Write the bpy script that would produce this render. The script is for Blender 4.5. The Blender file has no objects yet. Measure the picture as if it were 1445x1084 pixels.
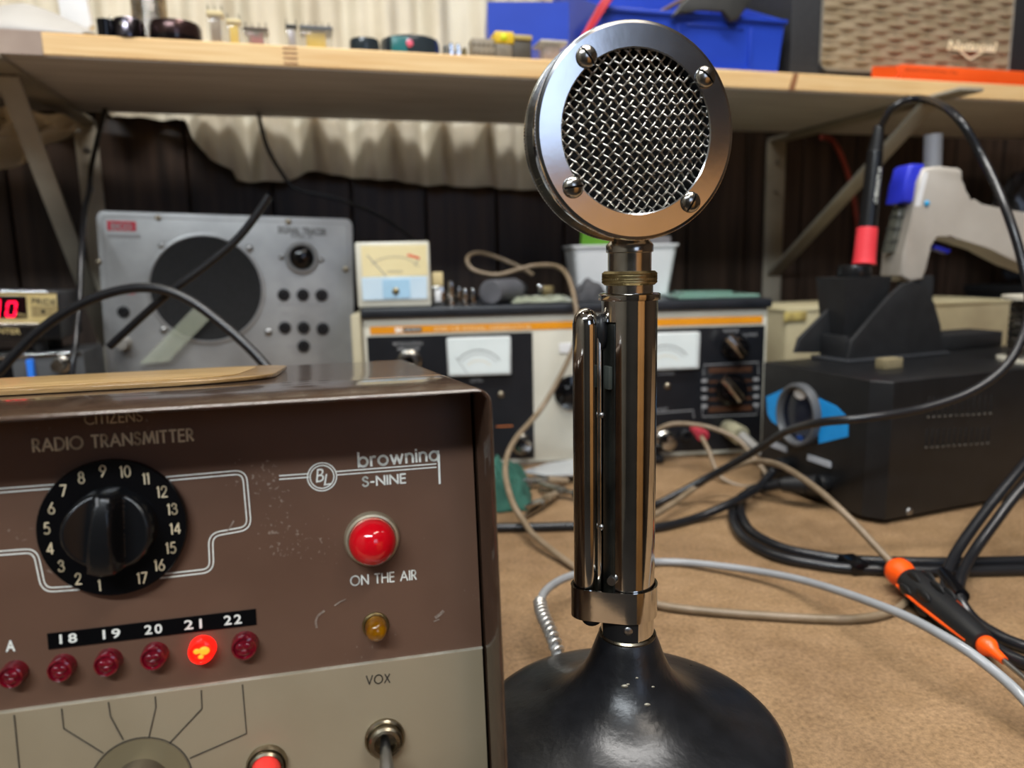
import bpy, bmesh, math, random
from mathutils import Vector, Matrix, Euler, noise
random.seed(7)
PI = math.pi
R = math.radians
sc = bpy.context.scene
COL = sc.collection

# ------------------------------------------------------------------ camera
F_PX, CX, CY = 1040.0, 722.5, 542.0
PITCH, ROLL, HC = R(9.55), R(1.19), 0.20
CAM = Vector((0, 0, HC))
FW = Vector((0, math.cos(PITCH), -math.sin(PITCH)))
_r0 = Vector((1, 0, 0)); _u0 = Vector((0, math.sin(PITCH), math.cos(PITCH)))
RT = _r0*math.cos(ROLL) - _u0*math.sin(ROLL)
UP = _r0*math.sin(ROLL) + _u0*math.cos(ROLL)
cd = bpy.data.cameras.new('camera'); cam = bpy.data.objects.new('camera', cd); COL.objects.link(cam)
cam.matrix_world = Matrix(((RT.x, UP.x, -FW.x, 0), (RT.y, UP.y, -FW.y, 0), (RT.z, UP.z, -FW.z, HC), (0, 0, 0, 1)))
cd.sensor_width = 36.0; cd.lens = F_PX/1445*36.0; cd.clip_start = 0.01; cd.clip_end = 30
cd.dof.use_dof = True; cd.dof.focus_distance = 0.262; cd.dof.aperture_fstop = 9.5
sc.camera = cam

# ------------------------------------------------------------------ world, lamps, exposure
w = bpy.data.worlds.new('world'); sc.world = w; w.use_nodes = True
w.node_tree.nodes['Background'].inputs[0].default_value = (0.75, 0.85, 1, 1)
w.node_tree.nodes['Background'].inputs[1].default_value = 0.12
sc.view_settings.view_transform = 'Standard'; sc.view_settings.look = 'None'
sc.view_settings.gamma = 1.0; sc.view_settings.use_curve_mapping = False
sc.view_settings.exposure = 0.6
sc.cycles.use_denoising = True
sc.cycles.max_bounces = 8
sc.cycles.sample_clamp_indirect = 6

def area(name, loc, target, sx, sy, power, color):
    l = bpy.data.lights.new(name, 'AREA'); l.shape = 'RECTANGLE'; l.size = sx; l.size_y = sy
    l.energy = power; l.color = color
    o = bpy.data.objects.new(name, l); COL.objects.link(o); o.location = loc
    o.rotation_euler = (Vector(target)-Vector(loc)).to_track_quat('-Z', 'Y').to_euler()
    return o
L1, L2 = Vector((0.10, 0.12, 1.50)), Vector((-0.40, -1.15, 1.50))
area('ceiling_tube_or_fill_light', L1, L1-Vector((0, 0, 1)), 1.2, 0.16, 17, (1.0, 0.975, 0.94))
area('ceiling_tube_or_fill_light', L2, L2-Vector((0, -.45, 1)), 1.2, 0.16, 38, (0.88, 0.95, 1.0))
L_FILL = Vector((.62, -.45, 1.50))  # unseen lamp added to brighten the cupboard front and fill from the right
area('ceiling_tube_or_fill_light', L_FILL, L_FILL-Vector((-.3, .3, 1)), 0.6, 0.16, 9, (1.0, 0.90, 0.78))
area('shelf_tube_light', (-0.22, 0.74, 1.00), (-0.22, 0.80, 0), 0.9, 0.05, 1.3, (1.0, 0.97, 0.9))

# ------------------------------------------------------------------ helpers
def ray(px, py):
    return FW + RT*((px-CX)/F_PX) - UP*((py-CY)/F_PX)
def at(px, py, Y):
    d = ray(px, py); return CAM + d*(Y/d.y)
def atz(px, py, z):
    d = ray(px, py); return CAM + d*((z-HC)/d.z)

class Fr:
    """a thing's own frame: x right, y back, z up"""
    def __init__(s, loc, yaw=0, tilt=0, roll=0):
        s.M = Matrix.Translation(loc) @ Matrix.Rotation(R(yaw), 4, 'Z') @ Matrix.Rotation(-R(tilt), 4, 'X') @ Matrix.Rotation(R(roll), 4, 'Y')
        s.I = s.M.inverted()
    def hit(s, px, py, ax, val):
        o = s.I @ CAM; d = s.I.to_3x3() @ ray(px, py)
        return o + d*((val-o[ax])/d[ax])
    def P(s, px, py, y=0.0):
        return s.hit(px, py, 1, y)

def lin(h):
    h = h.lstrip('#'); v = [int(h[i:i+2], 16)/255 for i in (0, 2, 4)]
    return tuple((c/12.92 if c <= .04045 else ((c+.055)/1.055)**2.4) for c in v) + (1,)

MATS = {}
def mat(name, c, rough=.5, metal=0., c2=None, scale=40., bump=0., bscale=200., spec=.5, stretch=(1, 1, 1),
        trans=0., alpha=1., emit=None, estr=0., coat=0., rvar=0., detail=4., lo=.35, hi=.65, ior=1.45):
    if name in MATS: return MATS[name]
    m = bpy.data.materials.new(name); m.use_nodes = True; MATS[name] = m
    nt = m.node_tree; b = nt.nodes['Principled BSDF']
    c = lin(c) if isinstance(c, str) else c
    c2 = lin(c2) if isinstance(c2, str) else (c2 or tuple(min(1, x*.86) for x in c[:3])+(1,))
    tc = nt.nodes.new('ShaderNodeTexCoord'); mp = nt.nodes.new('ShaderNodeMapping')
    mp.inputs['Scale'].default_value = stretch
    nt.links.new(tc.outputs['Object'], mp.inputs['Vector'])
    n = nt.nodes.new('ShaderNodeTexNoise'); n.inputs['Scale'].default_value = scale; n.inputs['Detail'].default_value = detail
    nt.links.new(mp.outputs[0], n.inputs['Vector'])
    rp = nt.nodes.new('ShaderNodeValToRGB')
    rp.color_ramp.elements[0].position = lo; rp.color_ramp.elements[1].position = hi
    rp.color_ramp.elements[0].color = c2; rp.color_ramp.elements[1].color = c
    nt.links.new(n.outputs['Fac'], rp.inputs['Fac']); nt.links.new(rp.outputs['Color'], b.inputs['Base Color'])
    b.inputs['Roughness'].default_value = rough; b.inputs['Metallic'].default_value = metal
    b.inputs['Specular IOR Level'].default_value = spec; b.inputs['IOR'].default_value = ior
    b.inputs['Transmission Weight'].default_value = trans; b.inputs['Alpha'].default_value = alpha
    b.inputs['Coat Weight'].default_value = coat
    if rvar:
        mr = nt.nodes.new('ShaderNodeMapRange'); mr.inputs[3].default_value = max(0.02, rough-rvar); mr.inputs[4].default_value = rough+rvar
        nt.links.new(n.outputs['Fac'], mr.inputs[0]); nt.links.new(mr.outputs[0], b.inputs['Roughness'])
    if emit:
        b.inputs['Emission Color'].default_value = lin(emit); b.inputs['Emission Strength'].default_value = estr
    if bump:
        n2 = nt.nodes.new('ShaderNodeTexNoise'); n2.inputs['Scale'].default_value = bscale; n2.inputs['Detail'].default_value = 3
        nt.links.new(mp.outputs[0], n2.inputs['Vector'])
        bp = nt.nodes.new('ShaderNodeBump'); bp.inputs['Strength'].default_value = bump; bp.inputs['Distance'].default_value = .0006
        nt.links.new(n2.outputs['Fac'], bp.inputs['Height']); nt.links.new(bp.outputs[0], b.inputs['Normal'])
    return m

def smooth_path(pts, sub=8, closed=False):
    P = [Vector(p) for p in pts]; n = len(P); out = []
    if n < 3 and not closed: return P
    rng = range(n if closed else n-1)
    for i in rng:
        if closed: a, b, c, d = P[(i-1) % n], P[i], P[(i+1) % n], P[(i+2) % n]
        else: a, b, c, d = P[max(i-1, 0)], P[i], P[i+1], P[min(i+2, n-1)]
        for k in range(sub):
            t = k/sub
            out.append(.5*((2*b)+(-a+c)*t+(2*a-5*b+4*c-d)*t*t+(-a+3*b-3*c+d)*t**3))
    if not closed: out.append(P[-1])
    return out

class MB:
    def __init__(s): s.bm = bmesh.new()
    def _xf(s, vs, M):
        if M is not None: bmesh.ops.transform(s.bm, matrix=M, verts=vs)
    def box(s, c, size, bev=0., M=None, seg=2):
        T = Matrix.Translation(c) @ Matrix.Diagonal((*size, 1))
        r = bmesh.ops.create_cube(s.bm, size=1, matrix=T); vs = r['verts']
        if bev > 0:
            bev = min(bev, .49*min(size))
            es = list({e for v in vs for e in v.link_edges})
            rr = bmesh.ops.bevel(s.bm, geom=es, offset=bev, segments=seg, affect='EDGES', profile=.5)
            vs = list({v for f in rr['faces'] for v in f.verts} | {v for v in vs if v.is_valid})
        s._xf(vs, M); return s
    def cube2(s, a, b, bev=0., M=None, seg=2):
        a, b = Vector(a), Vector(b)
        return s.box((a+b)/2, [abs(x) for x in (b-a)], bev, M, seg)
    def rings(s, rings, cap0=True, cap1=True, closed=True):
        bm = s.bm; prev = None; first = None
        for ring in rings:
            cur = [bm.verts.new(p) for p in ring]
            if prev is not None:
                n = len(cur)
                for i in range(n if closed else n-1):
                    j = (i+1) % n
                    try: bm.faces.new((prev[i], prev[j], cur[j], cur[i]))
                    except ValueError: pass
            else: first = cur
            prev = cur
        if closed:
            if cap0: bm.faces.new(list(reversed(first)))
            if cap1: bm.faces.new(prev)
        return s
    def lathe(s, prof, n=32, M=None, a0=0., a1=2*PI, cap=True):
        full = abs(a1-a0-2*PI) < 1e-6; m = n if full else n+1
        rr = []
        for (r, z) in prof:
            r = max(r, 1e-6); ring = []
            for i in range(m):
                a = a0+(a1-a0)*i/n; v = Vector((r*math.cos(a), r*math.sin(a), z))
                ring.append(M @ v if M is not None else v)
            rr.append(ring)
        return s.rings(rr, cap and full, cap and full, closed=full)
    def cyl(s, p0, p1, r0, r1=None, n=24, bev=0.):
        p0, p1 = Vector(p0), Vector(p1); r1 = r0 if r1 is None else r1; d = p1-p0; L = d.length
        M = Matrix.Translation(p0) @ d.to_track_quat('Z', 'Y').to_matrix().to_4x4()
        if bev: return s.lathe([(r0-bev, 0), (r0-.3*bev, .3*bev), (r0, bev), (r1, L-bev), (r1-.3*bev, L-.3*bev), (r1-bev, L)], n, M)
        return s.lathe([(r0, 0), (r1, L)], n, M)
    def sph(s, c, r, sc_=(1, 1, 1), n=20, M=None):
        T = Matrix.Translation(c) @ Matrix.Diagonal((*sc_, 1)); 
        if M is not None: T = M @ T
        return s.lathe([(r*math.sin(PI*k/12), -r*math.cos(PI*k/12)) for k in range(13)], n, T)
    def tube(s, pts, r, n=10, sub=8, closed=False, flat=1.0, raw=False):
        P = [Vector(p) for p in pts] if raw else smooth_path(pts, sub, closed)
        rings = []; up = None; m = len(P)
        for i, p in enumerate(P):
            if closed: t = P[(i+1) % m]-P[i-1]
            else: t = P[min(i+1, m-1)]-P[max(i-1, 0)]
            t.normalize()
            if up is None:
                up = Vector((0, 0, 1)) if abs(t.z) < .9 else Vector((0, 1, 0))
            up = (up - t*up.dot(t)).normalized(); sd = t.cross(up)
            rad = r(i/(m-1)) if callable(r) else r
            rings.append([p + sd*(rad*math.cos(2*PI*k/n)) + up*(rad*flat*math.sin(2*PI*k/n)) for k in range(n)])
        if closed: rings.append(rings[0]); return s.rings(rings, False, False)
        return s.rings(rings)
    def prism(s, poly, h, M=None, bev=0.):
        a = [Vector((x, y, 0)) for x, y in poly]; b = [Vector((x, y, h)) for x, y in poly]
        area2 = sum(poly[i][0]*poly[(i+1) % len(poly)][1]-poly[(i+1) % len(poly)][0]*poly[i][1] for i in range(len(poly)))
        if area2 < 0: a.reverse(); b.reverse()
        va = [s.bm.verts.new(p) for p in a]; vb = [s.bm.verts.new(p) for p in b]; n = len(va)
        fs = [s.bm.faces.new(list(reversed(va))), s.bm.faces.new(vb)]
        for i in range(n): fs.append(s.bm.faces.new((va[i], va[(i+1) % n], vb[(i+1) % n], vb[i])))
        vs = va+vb
        if bev:
            es = list({e for f in fs[:2] for e in f.edges})
            rr = bmesh.ops.bevel(s.bm, geom=es, offset=bev, segments=3, affect='EDGES', profile=.5)
            vs = list({v for f in rr['faces'] for v in f.verts} | {v for v in vs if v.is_valid})
        s._xf(vs, M); return s
    def grid(s, nu, nv, fn):
        g = [[s.bm.verts.new(fn(i/nu, j/nv)) for j in range(nv+1)] for i in range(nu+1)]
        for i in range(nu):
            for j in range(nv): s.bm.faces.new((g[i][j], g[i+1][j], g[i+1][j+1], g[i][j+1]))
        return s
    def ob(s, name, m, parent=None, smooth=True, ang=38, **kw):
        bmesh.ops.recalc_face_normals(s.bm, faces=s.bm.faces[:])
        me = bpy.data.meshes.new(name); s.bm.to_mesh(me); s.bm.free()
        me.materials.append(m)
        if smooth:
            me.polygons.foreach_set('use_smooth', [True]*len(me.polygons))
            me.set_sharp_from_angle(angle=R(ang))
        return link(name, me, parent, **kw)
def link(name, me, parent=None, **kw):
    o = bpy.data.objects.new(name, me); COL.objects.link(o)
    if parent is not None: o.parent = parent
    for k, v in kw.items():
        if k in ('location', 'rotation_euler', 'scale'): setattr(o, k, v)
        else: o[k] = v
    return o
def tag(o, label, cat, group=None, kind=None):
    o['label'] = label; o['category'] = cat
    if group: o['group'] = group
    if kind: o['kind'] = kind
    return o
def thing(name, label, cat, fr=None, loc=(0, 0, 0), yaw=0., group=None):
    o = bpy.data.objects.new(name, None); COL.objects.link(o); o.empty_display_size = .02
    M = fr.M if fr is not None else Matrix.Translation(loc) @ Matrix.Rotation(R(yaw), 4, 'Z')
    o.location = M.translation; o.rotation_euler = M.to_euler()
    return tag(o, label, cat, group)
def solid(o, t):
    md = o.modifiers.new('thick', 'SOLIDIFY'); md.thickness = t; md.offset = 0
    return o
def dup(o, name=None, mesh=None):
    c = o.copy(); COL.objects.link(c)
    for ch in list(o.children):
        k = ch.copy(); COL.objects.link(k); k.parent = c
        for g in list(ch.children):
            q = g.copy(); COL.objects.link(q); q.parent = k
    return c

def text(body, m, parent, c, w=None, h=None, ang=0., name='lettering', bold=0., face='-y', ext=.00012, spacing=1., shear=0., **kw):
    """flat print; c = centre in the parent's frame, w/h = width and cap height in metres"""
    cu = bpy.data.curves.new(name, 'FONT'); cu.body = body; cu.size = 1; cu.extrude = 0; cu.offset = bold
    cu.space_character = spacing; cu.shear = shear; cu.resolution_u = 3
    o = bpy.data.objects.new('t', cu); COL.objects.link(o)
    dg = bpy.context.evaluated_depsgraph_get(); dg.update()
    me = bpy.data.meshes.new_from_object(o.evaluated_get(dg)); bpy.data.objects.remove(o); bpy.data.curves.remove(cu)
    me.name = name
    xs = [v.co.x for v in me.vertices]; ys = [v.co.y for v in me.vertices]
    x0, x1, y0, y1 = min(xs), max(xs), min(ys), max(ys)
    sy = (h/(y1-y0)) if h else None; sx = (w/(x1-x0)) if w else sy
    if sy is None: sy = sx
    for v in me.vertices: v.co = ((v.co.x-(x0+x1)/2)*sx, (v.co.y-(y0+y1)/2)*sy, 0)
    me.materials.clear(); me.materials.append(m)
    o = link(name, me, parent, **kw)
    B = {'-y': Matrix.Rotation(PI/2, 4, 'X'), 'z': Matrix.Identity(4), '-x': Matrix.Rotation(-PI/2, 4, 'Z') @ Matrix.Rotation(PI/2, 4, 'X')}[face]
    M = Matrix.Translation(c) @ B @ Matrix.Rotation(R(ang), 4, 'Z')
    o.matrix_local = M
    return o
def ribbon(mb, pts, wd, y, th=.00015, off=0.):
    """flat printed line in the x-z plane at depth y"""
    P = [Vector((p[0], p[1])) for p in pts]; n = len(P); L = []
    for i in range(n):
        t = (P[min(i+1, n-1)]-P[max(i-1, 0)]); t.normalize(); nn = Vector((-t.y, t.x))
        L.append((P[i]+nn*(off+wd/2), P[i]+nn*(off-wd/2)))
    rr = []
    for a, b in L:
        rr.append([Vector((a.x, y, a.y)), Vector((b.x, y, b.y)), Vector((b.x, y-th, b.y)), Vector((a.x, y-th, a.y))])
    mb.rings(rr); return mb


# geometric sans drawn with pen strokes, for the engraved lettering: glyph = (width, [polylines])
def _arc(cx, cy, rx, ry, a0, a1, n=14): return [(cx+rx*math.cos(R(a0+(a1-a0)*k/n)), cy+ry*math.sin(R(a0+(a1-a0)*k/n))) for k in range(n+1)]
def _sm(*p): return [(q.x, q.y) for q in smooth_path([Vector((a, b, 0)) for a, b in p], 5)]
_n = [[(0, 0), (0, .64)], _arc(.24, .39, .24, .25, 180, 0)+[(.48, 0)]]
GLYPH = {
 'A': (.80, [[(0, 0), (.4, 1), (.8, 0)], [(.14, .34), (.66, .34)]]), 'C': (.80, [_arc(.5, .5, .5, .5, 50, 310, 20)]),
 'D': (.72, [[(.2, 0), (0, 0), (0, 1), (.2, 1)]+_arc(.22, .5, .5, .5, 90, -90, 18)]), 'E': (.46, [[(.46, 1), (0, 1), (0, 0), (.46, 0)], [(0, .53), (.43, .53)]]),
 'H': (.66, [[(0, 0), (0, 1)], [(.66, 0), (.66, 1)], [(0, .53), (.66, .53)]]), 'I': (.0, [[(0, 0), (0, 1)]]),
 'M': (.96, [[(0, 0), (.15, 1), (.48, .1), (.81, 1), (.96, 0)]]), 'N': (.74, [[(0, 0), (0, 1), (.74, 0), (.74, 1)]]),
 'O': (1.0, [_arc(.5, .5, .5, .5, 0, 360, 32)]), 'R': (.50, [[(0, 0), (0, 1), (.2, 1)]+_arc(.2, .735, .25, .265, 90, -90)+[(0, .47)], [(.2, .47), (.5, 0)]]),
 'S': (.48, [_sm((.45, .84), (.36, .97), (.22, 1), (.07, .92), (.04, .76), (.12, .62), (.26, .53), (.42, .43), (.48, .26), (.40, .07), (.22, 0), (.07, .05), (0, .19))]),
 'T': (.56, [[(0, 1), (.56, 1)], [(.28, 1), (.28, 0)]]), 'V': (.74, [[(0, 1), (.37, 0), (.74, 1)]]), 'X': (.64, [[(0, 0), (.6, 1)], [(.04, 1), (.64, 0)]]),
 'Z': (.60, [[(0, 1), (.6, 1), (0, 0), (.6, 0)]]), '-': (.30, [[(0, .4), (.3, .4)]]), ' ': (.28, []),
 '0': (.52, [_arc(.26, .5, .26, .5, 0, 360, 24)]), '1': (.12, [[(0, .86), (.12, 1), (.12, 0)]]), '2': (.52, [_sm((.02, .72), (.09, .93), (.26, 1), (.44, .9), (.46, .70), (.34, .44))+[(0, 0), (.52, 0)]]),
 '3': (.48, [_sm((.03, .80), (.1, .95), (.24, 1), (.40, .9), (.42, .72), (.32, .57), (.2, .54)), _sm((.2, .54), (.38, .50), (.48, .30), (.42, .09), (.24, 0), (.07, .05), (0, .22))]),
 '4': (.54, [[(.4, 0), (.4, 1), (0, .27), (.54, .27)]]), '5': (.48, [[(.44, 1), (.12, 1), (.06, .55)]+_sm((.06, .55), (.22, .63), (.42, .53), (.48, .30), (.40, .08), (.22, 0), (.03, .09))]),
 '6': (.50, [[(.38, 1), (.06, .45)], _arc(.25, .28, .25, .28, 0, 360, 22)]), '7': (.50, [[(0, 1), (.5, 1), (.14, 0)]]), '8': (.48, [_arc(.24, .76, .19, .24, 0, 360, 18), _arc(.24, .27, .24, .27, 0, 360, 20)]),
 '9': (.50, [[(.12, 0), (.44, .55)], _arc(.25, .72, .25, .28, 0, 360, 22)]),
 'b': (.62, [[(0, 0), (0, 1)], _arc(.31, .32, .31, .32, 0, 360, 24)]), 'r': (.28, [[(0, 0), (0, .64)], _arc(.22, .40, .22, .24, 180, 65)]), 'o': (.64, [_arc(.32, .32, .32, .32, 0, 360, 24)]),
 'w': (.84, [[(0, .64), (.21, 0), (.42, .6), (.63, 0), (.84, .64)]]), 'n': (.48, _n), 'i': (.0, [[(0, 0), (0, .64)], [(0, .82), (0, .9)]]), 'g': (.62, [_arc(.31, .32, .31, .32, 0, 360, 24), [(.62, .64), (.62, -.1)]]),
}
def stroke_text(body, m, parent, c, w, h, ang=0., pen=.1, gap=.26, name='lettering'):
    """print drawn in the x-z plane at centre c (plane y = c.y); h = cap height, w = total width"""
    segs = []; x = 0.
    for ch_ in body:
        gw, lines = GLYPH[ch_]
        for ln in lines:
            for a_, b_ in zip(ln, ln[1:]): segs.append(((x+a_[0], a_[1]), (x+b_[0], b_[1])))
        x += gw+gap
    x -= gap; kx = (w/x) if w else h*.92; ky = h; pw_ = pen*h/2; bm = bmesh.new(); ca, sa = math.cos(R(ang)), math.sin(R(ang))
    for a_, b_ in segs:
        A = Vector(((a_[0]-x/2)*kx, (a_[1]-.5)*ky)); B = Vector(((b_[0]-x/2)*kx, (b_[1]-.5)*ky)); d = B-A
        if d.length < 1e-9: continue
        d.normalize(); n_ = Vector((-d.y, d.x))*pw_; e_ = d*pw_*.6
        vs = [bm.verts.new((c[0]+p_.x*ca-p_.y*sa, c[1], c[2]+p_.x*sa+p_.y*ca)) for p_ in (A-e_+n_, A-e_-n_, B+e_-n_, B+e_+n_)]
        bm.faces.new(vs)
    me = bpy.data.meshes.new(name); bm.to_mesh(me); bm.free(); me.materials.append(m)
    return link(name, me, parent)

# ------------------------------------------------------------------ materials
chrome = mat('chrome', '#d2d0cc', .09, 1., c2='#bdbab5', scale=60, rvar=.05, bump=.02, bscale=300)
chrome_w = mat('worn_chrome', '#c8c5be', .2, 1., c2='#9a968e', scale=90, rvar=.1, bump=.05, bscale=500)
brushed = mat('brushed_plate', '#cfd0d1', .15, 1., c2='#bcbdbe', scale=45, rvar=.04, bump=.012, bscale=500)
nickel = mat('nickel', '#a89f8c', .3, 1., c2='#857c69', scale=200, rvar=.1)
brass = mat('brass', '#a5946a', .38, 1., c2='#7d6f4c', scale=300, bump=.15, bscale=900)
steel = mat('steel', '#9b9b9a', .35, 1., scale=100, rvar=.1)
black_enamel = mat('black_enamel', '#17181b', .3, 0., c2='#101113', scale=80, bump=.22, bscale=330, spec=.5, rvar=.06)
black_pl = mat('black_plastic', '#161719', .24, scale=80, spec=.5)
black_mt = mat('black_matte', '#1d1e20', .6, scale=120, bump=.05, bscale=900)
black_gl = mat('black_gloss', '#0c0c0e', .12, scale=50, spec=.5)
rubber = mat('black_rubber', '#191a1c', .42, scale=100)
cord_blk = mat('black_cord', '#1b1c1f', .27, scale=60)
pine = mat('pine', '#e6c793', .55, c2='#d8b078', scale=9, stretch=(1.2, 14, 40), detail=6, bump=.06, bscale=30)
pine_dk = mat('pine_knot', '#9a6a45', .6, c2='#7e5233', scale=60)
cloth = mat('cream_cloth', '#c9c4b4', .9, c2='#bbb5a4', scale=14, bump=.15, bscale=700)
white_pl = mat('white_plastic', '#e4e5e6', .4, scale=20)
white_ink = mat('white_ink', '#f2f5ee', .6, c2='#dfe3da', scale=900, lo=.3, hi=.5)
cream_ink = mat('cream_ink', '#e2d2b0', .6, c2='#cbbb98', scale=900, lo=.3, hi=.5)
dark_ink = mat('dark_ink', '#2e2a26', .7, c2='#3c3730', scale=900)
grey_ink = mat('grey_ink', '#8f9092', .7, scale=600)
blue_pl = mat('blue_plastic', '#2244b8', .4, c2='#1d3ca8', scale=12)
orange_pl = mat('orange_plastic', '#ff5a12', .35, scale=20)
red_dome = mat('red_dome', '#d80a1c', .1, c2='#c80818', scale=20, coat=.6)
red_lens = mat('red_lens', '#7a0a20', .12, c2='#5c0618', scale=500, coat=.5)
red_cap = mat('red_cap', '#f23a34', .35, scale=20)
grey_pl = mat('grey_plastic', '#8d8b86', .45, c2='#807e79', scale=20)
beige_pt = mat('bracket_paint', '#a39c8c', .5, c2='#968f80', scale=30)
tan_wire = mat('tan_cord', '#85745f', .42, c2='#75654f', scale=90)
grey_wire = mat('grey_cord', '#989b9e', .25, c2='#8a8d90', scale=40, bump=.05, bscale=200)
glassy = mat('meter_window', '#d8e4e8', .06, scale=10, coat=.3)

# ------------------------------------------------------------------ the room
SFR = Fr((0, .70, 0), 15.5)          # frame of the back wall and its shelf: x along, y towards the wall
WALL_D = .275
def struct(o): o['kind'] = 'structure'; return o
wood_tbl = mat('hardboard', '#957a5c', .6, c2='#846a4c', scale=60, detail=9, bump=.14, bscale=420, lo=.3, hi=.7)
# scattered wear on the worktop
nt = wood_tbl.node_tree; b = nt.nodes['Principled BSDF']; base_link = b.inputs['Base Color'].links[0].from_socket
tc = nt.nodes['Texture Coordinate']
fine = nt.nodes.new('ShaderNodeTexNoise'); fine.inputs['Scale'].default_value = 420; fine.inputs['Detail'].default_value = 5; fine.inputs['Roughness'].default_value = .75
mpw = nt.nodes.new('ShaderNodeMapping'); mpw.inputs['Scale'].default_value = (1, 1, 1); nt.links.new(tc.outputs['Object'], mpw.inputs[0]); nt.links.new(mpw.outputs[0], fine.inputs['Vector'])
rp = nt.nodes.new('ShaderNodeValToRGB'); rp.color_ramp.elements[0].position = .3; rp.color_ramp.elements[1].position = .72
rp.color_ramp.elements[0].color = (.55, .52, .48, 1); rp.color_ramp.elements[1].color = (1.38, 1.36, 1.3, 1)
nt.links.new(fine.outputs['Fac'], rp.inputs[0])
mx = nt.nodes.new('ShaderNodeMixRGB'); mx.blend_type = 'MULTIPLY'; mx.inputs[0].default_value = 1
nt.links.new(base_link, mx.inputs[1]); nt.links.new(rp.outputs[0], mx.inputs[2])
big = nt.nodes.new('ShaderNodeTexNoise'); big.inputs['Scale'].default_value = 13; big.inputs['Detail'].default_value = 3; nt.links.new(tc.outputs['Object'], big.inputs['Vector'])
rp2 = nt.nodes.new('ShaderNodeValToRGB'); rp2.color_ramp.elements[0].position = .36; rp2.color_ramp.elements[1].position = .56
rp2.color_ramp.elements[0].color = (.80, .78, .77, 1); rp2.color_ramp.elements[1].color = (1, 1, 1, 1); nt.links.new(big.outputs['Fac'], rp2.inputs[0])
mx2 = nt.nodes.new('ShaderNodeMixRGB'); mx2.blend_type = 'MULTIPLY'; mx2.inputs[0].default_value = 1
nt.links.new(mx.outputs[0], mx2.inputs[1]); nt.links.new(rp2.outputs[0], mx2.inputs[2]); nt.links.new(mx2.outputs[0], b.inputs['Base Color'])

bench = thing('workbench', 'brown hardboard workbench top, worn and scratched, under all the equipment', 'workbench', SFR)
MB().cube2((-1.2, -.575, -.018), (1.3, WALL_D-.004, 0), .002).ob('worktop', wood_tbl, bench)
frame_m = mat('bench_frame', '#5d4a36', .7, scale=30)
for x in (-1.1, 1.2):
    for y in (-.51, .2): MB().cube2((x-.04, y-.04, -.75), (x+.04, y+.04, -.018), .003).ob('leg', frame_m, bench)
plaster = mat('wall_paint', '#7d766a', .8, scale=6)
ceil_m = mat('ceiling_paint', '#cfcdc6', .85, scale=6)
dark_wood = mat('dark_panelling', '#4d3d33', .42, c2='#201915', scale=9, stretch=(9, 9, .55), detail=8, bump=.12, bscale=26, lo=.3, hi=.75)
def wallbox(name, a, b, m, ):
    o = MB().cube2(a, b).ob(name, m, None, smooth=False); o.matrix_world = SFR.M; return struct(o)
wallbox('floor', (-1.6, -2.6, -.80), (1.9, WALL_D+.05, -.75), mat('floor_boards', '#332e2a', .7, scale=8))
wallbox('ceiling', (-1.6, -2.6, 1.60), (1.9, WALL_D+.05, 1.65), ceil_m)
wallbox('wall_left', (-1.65, -2.6, -.75), (-1.6, WALL_D+.05, 1.6), plaster)
wallbox('wall_right', (1.9, -2.6, -.75), (1.95, WALL_D+.05, 1.6), mat('warm_wall', '#5a4735', .8, scale=6))
wallbox('wall_front', (-1.6, -2.65, -.75), (1.9, -2.6, 1.6), mat('dim_wall', '#3d3a36', .8, scale=6))
wb = wallbox('wall_back', (-1.6, WALL_D+.012, -.75), (1.9, WALL_D+.05, 1.6), dark_wood)
pw = .092; k = 0; x = -.86
while x < 1.25:
    dz = .0012*random.uniform(-1, 1)
    o = MB().cube2((x+.0012, WALL_D+dz, -.2), (x+pw-.0012, WALL_D+.0125, 1.2), .0012, seg=1).ob('plank', dark_wood, wb)
    x += pw

# fluorescent fixtures that hold the room's light, the right-hand one added as fill
fix_m = mat('fixture_enamel', '#d8d8d4', .4, scale=10)
def fixture(loc, label):
    t = thing('ceiling_lamp', label, 'lamp', loc=loc)
    MB().cube2((-.63, -.10, .0), (.63, .10, .035), .004).ob('housing', fix_m, t)
    MB().cube2((-.64, -.11, .02), (.64, .11, .095), .004).ob('mounting_box', fix_m, t)
fixture(L1+Vector((0, 0, .005)), 'long white ceiling lamp above the bench')
fixture(L2+Vector((0, 0, .005)), 'long white ceiling lamp behind the viewer')
fixture(L_FILL+Vector((0, 0, .005)), 'added unseen long white ceiling lamp on the right, brightening the cupboard')
# added, unseen: glowing window and warm pine cupboard, for fill and chrome reflections
wn = bpy.data.objects.new('added_window_1', None); COL.objects.link(wn); wn.matrix_world = Fr(SFR.M @ Vector((.30, -2.6, .84)), 15.5).M; struct(wn)
MB().cube2((-.33, -.004, -.34), (.33, .004, .36), 0).ob('pane', mat('added_glow_pane', '#dfeaff', .2, emit='#b8d4ff', estr=1.5), wn)
for a, b_ in (((-.37, -.01, -.34), (-.33, .02, .40)), ((.33, -.01, -.34), (.37, .02, .40)), ((-.33, -.01, -.34), (.33, .02, -.30)), ((-.33, -.01, .36), (.33, .02, .40)), ((-.012, -.01, -.30), (.012, .02, .36))):
    MB().cube2(a, b_, .002).ob('added_window_frame', fix_m, wn)
cup = thing('added_pine_cupboard', 'added unseen orange pine cupboard behind the viewer, for warm reflections', 'cupboard', Fr((1.12, -.90, -.75), 38))
cpm = mat('orange_pine', '#dca468', .5, c2='#ca9050', scale=9, stretch=(1, 1, 8))
MB().cube2((-.45, -.45, 0), (.35, 0, 1.13), .004).ob('body', cpm, cup); MB().cube2((-.47, -.47, 1.13), (.37, .02, 1.15), .004).ob('top', cpm, cup)
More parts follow.
